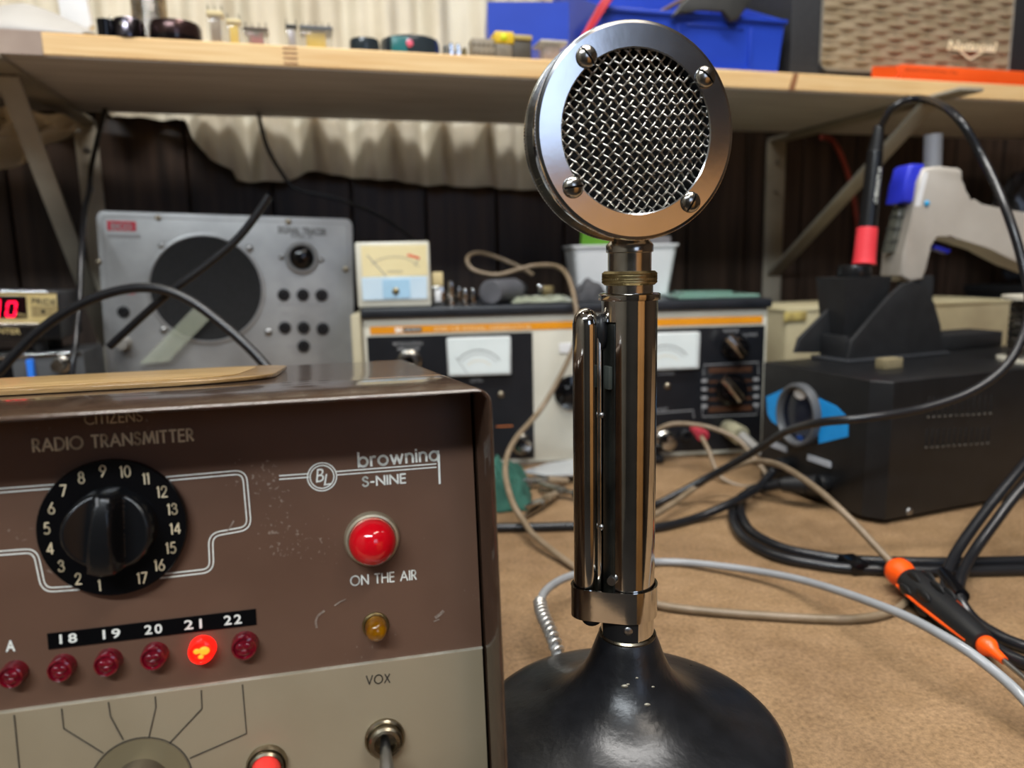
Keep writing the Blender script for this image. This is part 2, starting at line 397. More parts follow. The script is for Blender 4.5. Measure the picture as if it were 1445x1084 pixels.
for x_ in (-.44, -.04): MB().cube2((x_, 0, .05), (x_+.38, .018, 1.10), .003).ob('door', cpm, cup)
t = thing('shelf_lamp', 'slim white tube lamp above the shelf', 'lamp', loc=(-.22, .74, 1.006), yaw=0)
MB().cube2((-.48, -.04, 0), (.48, .04, .05), .004).ob('housing', fix_m, t)
for x_ in (-.4, .4): MB().cyl((x_, 0, .05), (x_, 0, .594), .003, n=8).ob('hanger', steel, t)

# ------------------------------------------------------------------ shelf, brackets, curtain
SH_T, SH_B = .3795, .3625
shelf = thing('wall_shelf', 'pale pine board shelf running above the bench, crowded with parts', 'shelf', SFR)
MB().cube2((-.78, 0, SH_B), (1.15, .222, SH_T), .0012, seg=1).ob('board', pine, shelf)
MB().cube2((-.779, .0015, SH_B-.0006), (1.149, .221, SH_B+.0004), 0).ob('underside', mat('underside_bounce_tone', '#cbc6c0', .7, c2='#b8b2ab', scale=9, stretch=(1.2, 14, 40), detail=6), shelf)  # thin skin under the board: shade grey and bounce light put into its colour
p = SFR.P(413, 82); 
for k in range(4):
    z = SH_T-.0022-k*.0040
    MB().cube2((p.x-.0075, -.0003, z-.0007), (p.x+.004, .004, z+.0007)).ob('finger_joint', pine_dk, shelf)
p = SFR.P(1118, 113)
MB().prism([(p.x-.004, SH_B+.0006), (p.x+.003, SH_B+.0006), (p.x+.007, SH_T-.0008), (p.x+.001, SH_T-.0008)], .004,
           Matrix.Translation((0, .0037, 0)) @ Matrix.Rotation(PI/2, 4, 'X')).ob('knot', pine_dk, shelf)
# taped paper over the left end of the shelf edge
p0 = SFR.P(-40, 60); p1 = SFR.P(60, 62)
tape_m = mat('masking_tape', '#a39184', .7, c2='#948276', scale=30)
MB().cube2((p0.x, -.0006, SH_B-.0003), (p1.x, .03, SH_T+.0006), .0003, seg=1).ob('edge_tape', tape_m, shelf)

def bracket(s, y_arm0, brace_d, brace_z0, brace_z1, zbot, label, wd=.030):
    t = thing('shelf_bracket', label, 'bracket', Fr(SFR.M @ Vector((s, 0, 0)), 15.5), group='shelf brackets')
    w2 = wd/2
    MB().cube2((-w2, WALL_D-.006, zbot), (w2, WALL_D-.0015, SH_B-.004), .0015).ob('upright', beige_pt, t)
    MB().cube2((-w2, y_arm0, SH_B-.0045), (w2, WALL_D-.0015, SH_B-.0005), .0015).ob('arm', beige_pt, t)
    a = Vector((0, WALL_D-.009, brace_z1)); b_ = Vector((0, brace_d, brace_z0)); d = b_-a
    M = Matrix.Translation(a) @ d.to_track_quat('Z', 'X').to_matrix().to_4x4()
    MB().cube2((-.002, -w2*.8, 0), (.002, w2*.8, d.length), .001, M).ob('brace', beige_pt, t) if False else None
    # brace: flat strip in the plane of the arm, its wide side facing along the shelf's front
    ux = Vector((1, 0, 0)); uz = d.normalized(); uy = uz.cross(ux)
    M = Matrix((( ux.x, uy.x, uz.x, a.x), (ux.y, uy.y, uz.y, a.y), (ux.z, uy.z, uz.z, a.z), (0, 0, 0, 1)))
    MB().cube2((-w2*.75, -.002, 0), (w2*.75, .002, d.length), .001, M).ob('brace', beige_pt, t)
    for z in (SH_B-.033, SH_B-.075, brace_z1-.09):
        MB().cyl((0, WALL_D-.0055, z), (0, WALL_D-.0075, z), .0035, n=12).ob('screw', steel, t)
    return t
bracket(.4726, -.05, .004, SH_B-.006, .172, .046, 'beige metal shelf bracket beside the soldering stand, its brace rising to the right')
bracket(-.4085, -.05, .045, SH_B-.006, .115, .05, 'beige metal shelf bracket behind the signal tracer and counter', wd=.023)

def sfpt(px, py, d): return SFR.P(px, py, d)
# curtain: hangs behind the shelf, hem ragged below it
hem = [(-.72, .33), (-.42, .345), (-.3012, .349), (-.285, .315), (-.262, .300), (-.250, .299), (-.247, .288), (-.20, .287), (-.183, .298), (-.13, .292), (-.05, .289), (.05, .286), (.13, .284), (.22, .285), (.235, .30), (.24, .35)]
hem = [(sfpt(px, py, .25).x, sfpt(px, py, .25).z) for px, py in
       [(-120, 150), (150, 152), (160, 167), (262, 168), (272, 195), (300, 228), (330, 242), (336, 256), (405, 258), (432, 243), (500, 251), (600, 262), (700, 266), (800, 272), (860, 272), (905, 262), (930, 200)]]
def hem_z(s):
    if s <= hem[0][0]: return hem[0][1]
    for (a, za), (b_, zb) in zip(hem, hem[1:]):
        if s <= b_: return za+(zb-za)*(s-a)/max(b_-a, 1e-6)
    return hem[-1][1]
S0, S1 = hem[0][0], hem[-1][0]
def curt(u, v):
    s = S0+(S1-S0)*u; zb = hem_z(s); z = zb+(.98-zb)*(v**2.2)
    fold = .0095*math.sin(s*95+1.3*math.sin(s*31))+.0055*math.sin(s*212+2)
    kn = .004*noise.noise(Vector((s*30, z*18, 0)))
    flare = .012*max(0, (.36-z)/.08)
    return Vector((s, .247+fold*(1.0 if z > .2 else 1)+kn-flare*.5, z))
c = MB().grid(260, 40, curt).ob('curtain', cloth, None, ang=180); c.matrix_world = SFR.M
solid(c, .0012); tag(c, 'cream cloth curtain hanging behind the pine shelf, its pleated hem showing below', 'curtain')
# second cloth gathered at the far left under the shelf
def rag(u, v):
    top = sfpt(-90+185*u, 135+30*u, .15); bot = sfpt(-110+215*u, 262-90*u**1.5, .15)
    p = top.lerp(bot, v); d = .15+.012*math.sin(u*17+v*5)+.01*math.sin(u*7-v*9)+.012*noise.noise(Vector((u*5, v*5, 3)))
    return Vector((p.x, d+.02*v, p.z))
c = MB().grid(40, 26, rag).ob('hanging_cloth', mat('tan_cloth', '#d9cdb2', .9, c2='#c3b492', scale=10, bump=.15, bscale=600), None, ang=180); c.matrix_world = SFR.M
solid(c, .0015); tag(c, 'crumpled cream cloth hanging under the left end of the shelf behind the brace', 'cloth')

# ------------------------------------------------------------------ radio transmitter
XA, XT = 13.2, 5.4
TR = Fr(at(694, 547, .195), XA, XT)              # origin: top right front corner of the case
tx = thing('radio_transmitter', 'brown metal radio transmitter with big black channel dial and red indicator lamps', 'radio', TR)
TW, TD, TH, LIP, TK = .30, .245, .136, .023, .0012
case_m = mat('brown_hammered', '#46352a', .16, c2='#3a2b22', scale=160, bump=.22, bscale=260, spec=.7, rvar=.05, coat=.3)
pan_m = mat('brown_panel', '#6a5041', .42, c2='#604739', scale=24, bump=.02, bscale=900, spec=.4)
bei_m = mat('beige_panel', '#9d9078', .4, c2='#90836b', scale=20, bump=.02, bscale=900, spec=.4, metal=.15)
# scuffs on the brown panel
nt = pan_m.node_tree; b = nt.nodes['Principled BSDF']; src = b.inputs['Base Color'].links[0].from_socket
tc = nt.nodes['Texture Coordinate']
n1 = nt.nodes.new('ShaderNodeTexNoise'); n1.inputs['Scale'].default_value = 700; n1.inputs['Detail'].default_value = 3
n2 = nt.nodes.new('ShaderNodeTexNoise'); n2.inputs['Scale'].default_value = 38; n2.inputs['Detail'].default_value = 3
nt.links.new(tc.outputs['Object'], n1.inputs['Vector']); nt.links.new(tc.outputs['Object'], n2.inputs['Vector'])
mu = nt.nodes.new('ShaderNodeMath'); mu.operation = 'MULTIPLY'; nt.links.new(n1.outputs['Fac'], mu.inputs[0]); nt.links.new(n2.outputs['Fac'], mu.inputs[1])
rp = nt.nodes.new('ShaderNodeValToRGB'); rp.color_ramp.elements[0].position = .40; rp.color_ramp.elements[1].position = .46
rp.color_ramp.elements[0].color = (0, 0, 0, 1); rp.color_ramp.elements[1].color = (.5, .5, .5, 1); nt.links.new(mu.outputs[0], rp.inputs[0])
mx = nt.nodes.new('ShaderNodeMixRGB'); nt.links.new(rp.outputs[0], mx.inputs[0]); nt.links.new(src, mx.inputs[1]); mx.inputs[2].default_value = lin('#a89a8c')
nt.links.new(mx.outputs[0], b.inputs['Base Color'])

# case: a rounded sleeve, open at the front
def rr_loop(x0, x1, z0, z1, r, n=6):
    pts = []
    for cx_, cz_, a0 in ((x1-r, z1-r, 0), (x0+r, z1-r, 90), (x0+r, z0+r, 180), (x1-r, z0+r, 270)):
        for k in range(n+1):
            a = R(a0+90*k/n); pts.append((cx_+r*math.cos(a), cz_+r*math.sin(a)))
    return pts
out = rr_loop(-TW, 0, -TH, 0, .0045); inn = rr_loop(-TW+TK, -TK, -TH+TK, -TK, .0025)
rg = []
for loop, y in ((inn, LIP+.004), (inn, .0006), (rr_loop(-TW+TK*.6, -TK*.6, -TH+TK*.6, -TK*.6, .003), 0.), (rr_loop(-TW+TK*.2, -TK*.2, -TH+TK*.2, -TK*.2, .0042), .0002), (out, .0009), (out, TD-.001), (rr_loop(-TW+.001, -.001, -TH+.001, -.001, .004), TD)):
    rg.append([Vector((x_, y, z_)) for x_, z_ in loop])
MB().rings(rg, cap0=False, cap1=True).ob('case', case_m, tx, ang=50)
zf = (TR.I.to_3x3() @ Vector((0, 0, 1)))
for fx in (-.022, -TW+.022):
    for fy in (.03, TD-.02):
        wp = TR.M @ Vector((fx, fy, -TH)); 
        h_ = max(wp.z/math.cos(R(XT)), .0022)
        MB().cyl((fx, fy, -TH+.0005), (fx, fy, -TH-h_+.0015), .009, .008, n=20).ob('foot', rubber, tx)
PY = LIP
def tp(px, py, y=PY): return TR.P(px, py, y)
dl = tp(0, 1005); dr = tp(677, 914); zdiv = (dl.z+dr.z)/2; sdiv = (dr.z-dl.z)/(dr.x-dl.x)
dv = lambda x_: dl.z+(x_-dl.x)*sdiv
prx = tp(672, 740).x
prx = max(min(prx, -TK-.0004), -TK-.004)
MB().prism([(-TW+TK+.0005, dv(-TW)-.002), (prx, dv(prx)-.002), (prx, -TK-.0004), (-TW+TK+.0005, -TK-.0004)], .0015, Matrix.Translation((0, PY+.0015, 0)) @ Matrix.Rotation(PI/2, 4, 'X')).ob('upper_panel', pan_m, tx, smooth=False)
MB().prism([(-TW+TK+.0005, dv(-TW)), (prx, dv(prx)), (prx, -TH+TK+.0004), (-TW+TK+.0005, -TH+TK+.0004)], .0024, Matrix.Translation((0, PY+.0014, 0)) @ Matrix.Rotation(PI/2, 4, 'X'), bev=.0003).ob('lower_panel', bei_m, tx)
MB().prism([(-TW+TK+.0005, dv(-TW)+.00035), (prx, dv(prx)+.00035), (prx, dv(prx)-.0001), (-TW+TK+.0005, dv(-TW)-.0001)], .0023, Matrix.Translation((0, PY+.0014, 0)) @ Matrix.Rotation(PI/2, 4, 'X')).ob('edge_highlight', mat('pale_edge_highlight', '#d9d4c4', .45, .3, c2='#b5ae9a', scale=120), tx, smooth=False)  # pale strip paints the highlight along the lower panel's metal edge
YU, YL = PY-.0001, PY-.0011
def ptext(body, m, x0, y0, x1, y1, caph, y=None, **kw):
    """print fitted between two pixel points along its mid line, cap height in pixels"""
    y = YU if y is None else y
    a, b_ = tp(x0, y0, y), tp(x1, y1, y); c_ = (a+b_)/2
    mxp, myp = (x0+x1)/2, (y0+y1)/2
    hh = (tp(mxp, myp-caph/2, y)-tp(mxp, myp+caph/2, y)).z
    an = math.degrees(math.atan2(b_.z-a.z, b_.x-a.x))
    return text(body, m, tx, (c_.x, y-.0001, c_.z), (b_-a).length, hh, ang=an, **kw)
def pst(body, m, x0, y0, x1, y1, caph, y=None, **kw):
    y = YU if y is None else y
    a, b_ = tp(x0, y0, y), tp(x1, y1, y); c_ = (a+b_)/2; mxp, myp = (x0+x1)/2, (y0+y1)/2
    hh = (tp(mxp, myp-caph/2, y)-tp(mxp, myp+caph/2, y)).z
    return stroke_text(body, m, tx, (c_.x, y-.00012, c_.z), (b_-a).length, hh, math.degrees(math.atan2(b_.z-a.z, b_.x-a.x)), **kw)
pst('CITIZENS', cream_ink, 120, 592, 200, 587, 14, pen=.15)
pst('RADIO TRANSMITTER', cream_ink, 47, 629, 272, 613.5, 16.5, pen=.19)
pst('browning', white_ink, 506, 649, 618, 639.5, 19.5, pen=.165)
pst('S-NINE', white_ink, 512, 680, 572, 675, 12.5, pen=.2)
pst('ON THE AIR', white_ink, 495, 820, 587, 811, 13, pen=.15)
pst('VOX', dark_ink, 517, 960, 550, 957, 12, y=YL, pen=.13)
ptext('A', white_ink, 8, 912, 22, 911, 16, bold=.03)
# printed double lines around the dial
def pline(pix, m, y, wd, off=0., nm='printed_line', rad=True):
    pts = [tp(px, py, y) for px, py in pix]; mb = MB()
    ribbon(mb, [(p_.x, p_.z) for p_ in pts], wd, y, off=off); return mb.ob(nm, m, tx, smooth=False)
def fillet(pix, r=14, n=6):
    o_ = [pix[0]]
    for a, b_, c_ in zip(pix, pix[1:], pix[2:]):
        A, B, C = Vector(a), Vector(b_), Vector(c_); d1 = (A-B); d2 = (C-B)
        rr = min(r, d1.length*.5, d2.length*.5); p1 = B+d1.normalized()*rr; p2 = B+d2.normalized()*rr
        for k in range(n+1):
            t_ = k/n; q = p1*(1-t_)**2+B*2*t_*(1-t_)+p2*t_*t_; o_.append((q.x, q.y))
    o_.append(pix[-1]); return o_
LW = .00034
for pix in ([(-60, 697), (110, 684)], [(232, 676), (345, 666), (352, 745), (297, 755), (299, 805), (220, 814)], [(-60, 785), (50, 777), (62, 833), (120, 829)]):
    fp = fillet(pix) if len(pix) > 2 else pix
    for off in (-.00052, .00052): pline(fp, white_ink, YU, LW, off)
for pix in ([(394, 674), (436, 671)], [(474, 668), (616, 657)]):
    for off in (-.0005, .0005): pline(pix, white_ink, YU, LW, off)
pline([(619, 641), (620.5, 683)], white_ink, YU, .0006)
lc = tp(454.5, 673, YU); er = (tp(475, 673, YU)-tp(434, 673, YU)).length/2
for rr in (er, er*.82):
    ribbon_pts = [(lc.x+rr*math.cos(2*PI*k/40), lc.z+rr*math.sin(2*PI*k/40)) for k in range(41)]
    mb = MB(); ribbon(mb, ribbon_pts, LW, YU); mb.ob('emblem_ring', white_ink, tx, smooth=False)
text('B', white_ink, tx, (lc.x-er*.17, YU-.0001, lc.z+er*.12), er*.62, er*.95, ang=4, bold=.0, shear=.25, name='emblem_letter')
text('L', white_ink, tx, (lc.x+er*.3, YU-.0001, lc.z-er*.22), er*.5, er*.8, ang=4, bold=.0, shear=.3, name='emblem_letter')
# black label tape with embossed numbers
a, b_, c_, d_ = [tp(*q) for q in ((67, 894), (361, 859), (362, 881), (69, 916))]
MB().prism([(q.x, q.z) for q in (a, b_, c_, d_)], .0004, Matrix.Translation((0, PY+.00005, 0)) @ Matrix.Rotation(PI/2, 4, 'X')).ob('label_tape', black_gl, tx, smooth=False)
for s_, x_, y_ in (('18', 96, 901), ('19', 157, 894.5), ('20', 216, 888), ('21', 272, 881), ('22', 328, 874.5)):
    ptext(s_, white_ink, x_-12, y_+1.3, x_+13, y_-1.3, 13.5, y=PY-.00045, bold=.02, spacing=1.25)
for pix, wd in (([(447, 886), (445, 877), (449, 868), (458, 862)], .0006), ([(472, 855), (480, 849), (488, 846)], .0004), ([(614, 872), (622, 866), (626, 862)], .0009), ([(320, 752), (326, 742), (330, 735)], .0004), ([(612, 877), (620, 874)], .0004)):
    pline(fillet(pix, 4, 3), mat('scuff', '#9a8b7e', .6, c2='#7c6a5e', scale=900), YU, wd, nm='scuff_mark')
# indicator lamps
def lamp(px, py, rpx, lit, label=None):
    H = .0036
    c_ = tp(px, py, PY-H); r_ = (tp(px+rpx, py, PY-H)-c_).length*.93
    M = Matrix.Translation((c_.x, PY, c_.z)) @ Matrix.Rotation(PI/2, 4, 'X')
    m = red_lens if not lit else mat('lit_lens', '#ff2010', .2, emit='#ff0c06', estr=1.5, coat=.4)
    o = MB().lathe([(r_*1.02, 0), (r_, .0003), (r_*.97, H-.0010), (r_*.9, H-.0002), (r_*.78, H), (r_*.7, H-.0006), (r_*.35, H-.0002), (0, H)], 20, M).ob('indicator_lamp', m, tx)
    # facets moulded in the lens
    for k in range(3):
        a_ = k*2.1+.5
        MB().sph((c_.x+r_*.30*math.cos(a_), PY-H+.0001, c_.z+r_*.30*math.sin(a_)), r_*(.30 if not lit else (.40, .26, .2)[k]), (1, .3, .8), 10).ob('facet', m if not lit else mat('lit_core', '#ff7a20', .3, emit='#ff5410', estr=3.2), o)
    if label: o['label'] = label
for i, (px, py) in enumerate(((14, 957), (83, 948), (149, 940), (215, 931), (283, 922), (344, 916))):
    lamp(px, py, 21, i == 4, 'glowing red indicator lamp' if i == 4 else None)
# on-air jewel
c_ = tp(528, 764, PY-.008); bz = tp(525, 761, PY-.001); br = (tp(564, 761, PY-.001)-bz).length
MB().lathe([(br, 0), (br, .0012), (br*.94, .0022), (br*.86, .0024), (br*.84, .001), (0, .001)], 40, Matrix.Translation((bz.x, PY, bz.z)) @ Matrix.Rotation(PI/2, 4, 'X')).ob('jewel_bezel', mat('champagne', '#cbc2aa', .4, .7, c2='#b3aa92', scale=200), tx)
dr_ = br*.84
MB().lathe([(dr_, .001), (dr_, .004)]+[(dr_*math.cos(k*PI/20), .004+.0062*math.sin(k*PI/20)) for k in range(1, 11)], 40, Matrix.Translation((bz.x, PY, bz.z)) @ Matrix.Rotation(PI/2, 4, 'X')).ob('on_air_jewel', red_dome, tx, label='big round glossy red jewel lamp')
# amber pilot lamp
c_ = tp(530, 882, PY); r_ = (tp(549, 882)-c_).length
amber = mat('amber_lens', '#b07800', .08, c2='#8a5200', scale=300, trans=.35, coat=.6)
Mx = Matrix.Translation((c_.x, PY, c_.z)) @ Matrix.Rotation(PI/2, 4, 'X')
MB().lathe([(r_, 0), (r_, .0008), (r_*.9, .0012), (r_*.82, .0012), (r_*.8, .0004)], 28, Mx, cap=False).ob('pilot_bezel', brass, tx)
MB().lathe([(r_*.8, .0003), (r_*.78, .004), (r_*.7, .0058), (r_*.45, .0068), (0, .0072)], 28, Mx).ob('pilot_lens', amber, tx, label='small amber pilot lens')
# channel dial: skirt, numerals and grip
kc = tp(159.5, 745, PY-.0025); kr = (tp(266, 740, PY-.0025)-tp(52, 750, PY-.0025)).length/2
Mk = Matrix.Translation((kc.x, PY, kc.z)) @ Matrix.Rotation(PI/2, 4, 'X')
dial = MB().lathe([(kr*.985, .0008), (kr, .0012), (kr, .0024), (kr*.985, .0029), (kr*.62, .0034), (0, .0034)], 72, Mk).ob('channel_dial', black_gl, tx)
for k in range(1, 18):
    an = R(-4+(k-9)*20); rr = kr*.845
    m = cream_ink
    stroke_text(str(k), m, dial, (kc.x+rr*math.sin(an), PY-.00325, kc.z+rr*math.cos(an)), None, kr*.155, pen=.13, name='numeral')
gr_ = kr*.58; GH = .0110
def grip_h(x_, y_):
    q = math.hypot(x_, y_)/gr_
    dome = GH*(1-.22*q*q)
    wfin = gr_*(.15+.13*(.5-.5*y_/gr_))          # bar widens away from the pointer
    dx = abs(x_+.02*gr_)-wfin
    if dx <= 0: return dome
    tt = min(1, dx/(gr_*.16)); scoop = GH*(.30+.34*(abs(x_)/gr_)**2)
    return dome*(1-tt*tt*(3-2*tt))+min(dome, scoop)*(tt*tt*(3-2*tt))
NR, NA = 26, 72; rg = []
A0 = R(6)
ring0 = []
for a_ in range(NA):
    an = 2*PI*a_/NA; ring0.append(Vector((gr_*1.05*math.cos(an), gr_*1.05*math.sin(an), .003)))
rg.append(ring0)
for j in range(NR):
    q = 1-j/NR; ring = []
    for a_ in range(NA):
        an = 2*PI*a_/NA; x_, y_ = gr_*q*math.cos(an), gr_*q*math.sin(an)
        xr, yr = x_*math.cos(A0)-y_*math.sin(A0), x_*math.sin(A0)+y_*math.cos(A0)
        h_ = grip_h(xr, yr)
        if q > .94: h_ = min(h_, GH*.8)-.0012*(q-.94)/.06
        ring.append(Vector((x_, y_, .003+h_)))
    rg.append(ring)
mb = MB(); mb.rings(rg); mb._xf(mb.bm.verts[:], Mk); mb.ob('dial_grip', black_pl, dial, ang=60)
ptr = [(kc.x-gr_*.05*1, kc.z+gr_*.55), (kc.x-.02*gr_, kc.z+gr_*.96)]
mb = MB(); ribbon(mb, ptr, .0006, PY-.003-GH*.86); mb.ob('pointer_line', grey_ink, dial, smooth=False)
# drawn lines and lower controls on the beige panel
for pix in ([(20, 1009), (28, 1090)], [(87, 1000), (90, 1028), (146, 1063)], [(153, 991), (156, 1011), (174, 1044)], [(219, 983), (220, 998), (210, 1041)], [(284, 974), (285, 1000), (239, 1049)], [(342, 966), (348, 1035), (268, 1070)]):
    pline(pix, dark_ink, YL, .00028)
gc = tp(200, 1106, YL); rr = (tp(200, 1041, YL)-gc).length
mb = MB(); ribbon(mb, [(gc.x+rr*math.cos(PI*k/24), gc.z+rr*math.sin(PI*k/24)) for k in range(-4, 29)], .0003, YL); mb.ob('printed_line', dark_ink, tx, smooth=False)
Mg = Matrix.Translation((gc.x, PY-.001, gc.z)) @ Matrix.Rotation(PI/2, 4, 'X')
MB().lathe([(rr*.97, 0), (rr*.97, .0004), (0, .0004)], 48, Mg).ob('selector_plate', mat('gold_plate', '#8f8468', .4, .4, scale=20), tx)
MB().lathe([(rr*.55, 0), (rr*.55, .010), (rr*.5, .012), (rr*.3, .0128), (0, .013)], 40, Mg).ob('selector_knob', mat('satin_knob', '#7d7468', .35, .8, scale=20), tx)
c_ = tp(377, 1078, YL); r_ = (tp(406, 1078, YL)-c_).length
Mb = Matrix.Translation((c_.x, PY-.001, c_.z)) @ Matrix.Rotation(PI/2, 4, 'X')
bt = MB().lathe([(r_, 0), (r_, .0012), (r_*.93, .002), (r_*.86, .0015), (r_*.84, .0028), (r_*.74, .0034), (r_*.72, .001)], 36, Mb, cap=False).ob('push_button', nickel, tx)
MB().lathe([(r_*.7, .0), (r_*.7, .0085), (r_*.64, .0098), (r_*.4, .0102), (0, .0103)], 32, Mb).ob('red_cap', red_cap, bt)
c_ = tp(543, 1041, YL); r_ = (tp(571, 1041, YL)-c_).length
Mt = Matrix.Translation((c_.x, PY-.001, c_.z)) @ Matrix.Rotation(PI/2, 4, 'X')
sw = MB().lathe([(r_, 0), (r_, .0012), (r_*.92, .0018), (r_*.84, .0016), (r_*.82, .0036), (r_*.72, .0042), (r_*.55, .004), (r_*.5, .001), (0, .001)], 36, Mt).ob('toggle_switch', nickel, tx)
p0 = Vector((c_.x, PY-.002, c_.z)); p1 = tp(547, 1105, PY-.017)
MB().tube([p0, p0.lerp(p1, .5), p1], lambda q: .0013+.0011*q, 14).ob('toggle_lever', steel, sw)

# ------------------------------------------------------------------ microphone
YM = .255
MX = at(887, 600, YM).x
mic = thing('desk_microphone', 'chrome lollipop desk microphone with round wire-mesh head on black flared base', 'microphone', loc=(MX, YM, 0))
def mz(py, dy=0.): return at(887, py, YM+dy).z
def mr(py, hw): return (at(887+hw, py, YM)-at(887, py, YM)).length
MA = Matrix.Identity(4)
z_neck = mz(893)
BR = .0597
MB().lathe([(BR-.001, 0), (BR, .001), (BR+.0002, .0175), (BR-.0004, .0205), (BR-.0016, .0232), (BR-.0036, .0252), (BR-.0065, .0264), (.048, .0282), (.040, .0305), (.032, .0338), (.0255, .0378), (.0203, .0425), (.0165, .0475), (.0140, .0528), (.0120, .0585), (.0109, z_neck-.0010), (.0103, z_neck), (.0094, z_neck-.0004), (.0092, z_neck-.01)], 96, MA).ob('base', black_enamel, mic, ang=50)
MB().lathe([(.0104, z_neck-.0005), (.0106, z_neck+.0004), (.0101, z_neck+.0011), (.0096, z_neck+.0006)], 48, cap=False).ob('base_ring', nickel, mic)
# paint chips on the neck of the base
for an, zz, s_ in ((258, .0500, .0011), (262, .0506, .0006), (283, .0447, .0010), (275, .0525, .0005), (296, .049, .0006)):
    prof = [(.0103, z_neck), (.0120, .0585), (.0140, .0528), (.0165, .0475), (.0203, .0425), (.0255, .0378)]
    for (ra, za), (rb, zb) in zip(prof, prof[1:]):
        if zb <= zz <= za: rad = ra+(rb-ra)*(za-zz)/(za-zb)
    MB().sph((rad*math.cos(R(an)), rad*math.sin(R(an)), zz), s_, (1.2, .5, .6), 8).ob('paint_chip', mat('bare_metal', '#8d897c', .5, .5, scale=600), mic)
PR = mr(600, 38.5)
z_t, z_slot_t, z_slot_b = mz(421), mz(452), mz(836)
A_IN, A_OUT = 168, 234
# post: full tube above and below, slotted tube between (slot to the left)
MB().lathe([(PR-.0012, z_slot_t), (PR, z_slot_t), (PR, z_t), (PR-.0012, z_t)], 64, cap=False).ob('post_top', chrome, mic)
rings = []
for (r_, z_) in ((PR-.0012, z_slot_b), (PR, z_slot_b), (PR, z_slot_t), (PR-.0012, z_slot_t)):
    rings.append([Vector((r_*math.cos(R(A_OUT+(360+A_IN-A_OUT)*k/56)), r_*math.sin(R(A_OUT+(360+A_IN-A_OUT)*k/56)), z_)) for k in range(57)])
rings.append(rings[0])
MB().rings(rings, closed=False).ob('post', chrome, mic, ang=30)
MB().lathe([(PR-.0012, z_neck-.008), (PR, z_neck-.008), (PR, z_slot_b), (PR-.0012, z_slot_b)], 64, cap=False).ob('post_foot', chrome, mic)
inner_m = mat('switch_strip', '#4d4f4a', .4, .85, c2='#2c2d2a', scale=60, rvar=.15)
ic = Vector((-PR*.72, -PR*.42, 0))
Mi = Matrix.Translation((ic.x, ic.y, 0)) @ Matrix.Rotation(R(22), 4, 'Z')
MB().cube2((-.0006, -.0036, z_slot_b-.002), (.0006, .0042, z_slot_t-.0005), .0002, Mi).ob('switch_plate', inner_m, mic)
MB().cube2((-.0022, -.0026, mz(545)), (-.0006, .0014, mz(513)), .0004, Mi).ob('switch_block', mat('fibre', '#3c423d', .6, scale=200), mic)
LX, LY, LR = at(827, 640, YM).x-MX, -.0012, mr(640, 18.6)
for py in (582, 738):
    c_ = Vector((LX+LR*1.08, LY-LR*.55, mz(py)))
    MB().sph(c_, .0012, (1, .8, 1), 12).ob('rivet', steel, mic)
z_lt, z_lb = mz(433), mz(850)
MB().lathe([(LR*.97, z_lb), (LR, z_lb+.001), (LR, z_lt-LR*1.35)]+[(LR*math.cos(k*PI/16), z_lt-LR*1.35+LR*1.35*math.sin(k*PI/16)) for k in range(1, 9)], 40, Matrix.Translation((LX, LY, 0))).ob('talk_lever', chrome, mic, ang=60)
MB().cube2((LX+LR*.75, LY-LR*.62, z_lb+.003), (LX+LR*1.04, LY+LR*.6, mz(470)), .0003).ob('lever_edge', chrome_w, mic)
MB().sph((LX+LR*1.1, LY-.0005, mz(467)), .0032, (.75, 1, 2.0), 14).ob('lever_bumper', rubber, mic)
MB().cyl((-PR*.62, -PR*.62, mz(806)), (-PR*.75, -PR*.9, mz(806)), .0016, n=14).ob('set_screw', steel, mic)
# clamp band round post and lever
def hull(c1, r1, c2, r2, n=20):
    c1, c2 = Vector(c1), Vector(c2); d = c2-c1; L = d.length; a = math.atan2(d.y, d.x); be = math.acos((r1-r2)/L); pts = []
    for k in range(n+1):
        th = a+be+(2*PI-2*be)*k/n; pts.append((c1.x+r1*math.cos(th), c1.y+r1*math.sin(th)))
    for k in range(n+1):
        th = a-be+2*be*k/n; pts.append((c2.x+r2*math.cos(th), c2.y+r2*math.sin(th)))
    return pts
zb0, zb1 = at(880, 882, YM-.0105).z, at(880, 839, YM-.0105).z
ho = hull((0, 0), PR+.0012, (LX, LY), LR+.0012); hi_ = hull((0, 0), PR+.0004, (LX, LY), LR+.0004)
rg = [[Vector((x_, y_, z_)) for x_, y_ in lp] for lp, z_ in ((hi_, zb1), (ho, zb1), (ho, zb0), (hi_, zb0), (hi_, zb1))]
MB().rings(rg, False, False).ob('clamp_band', chrome, mic, ang=40)
MB().sph((LX+.0015, LY-.002, zb0-.0002), .0036, (1.1, 1, .95), 20).ob('lever_stop', rubber, mic)
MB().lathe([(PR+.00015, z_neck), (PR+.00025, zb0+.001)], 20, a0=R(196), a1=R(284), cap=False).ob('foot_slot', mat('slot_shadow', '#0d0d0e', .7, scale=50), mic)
MB().sph((-.0012, -PR*.97, zb0-.0030), .0019, (1, .5, 1), 14).ob('retaining_screw', steel, mic)
# collars
MB().lathe([(PR*.9, mz(424)), (mr(420, 43), mz(423)), (mr(420, 43.5), mz(421)), (mr(417, 43.5), mz(415)), (mr(415, 41), mz(413.5)), (mr(414, 33), mz(413))], 64, cap=False).ob('top_flange', chrome, mic)
MB().lathe([(mr(410, 33), mz(414)), (mr(410, 33), mz(401))], 48, cap=False).ob('thread_collar', chrome_w, mic)
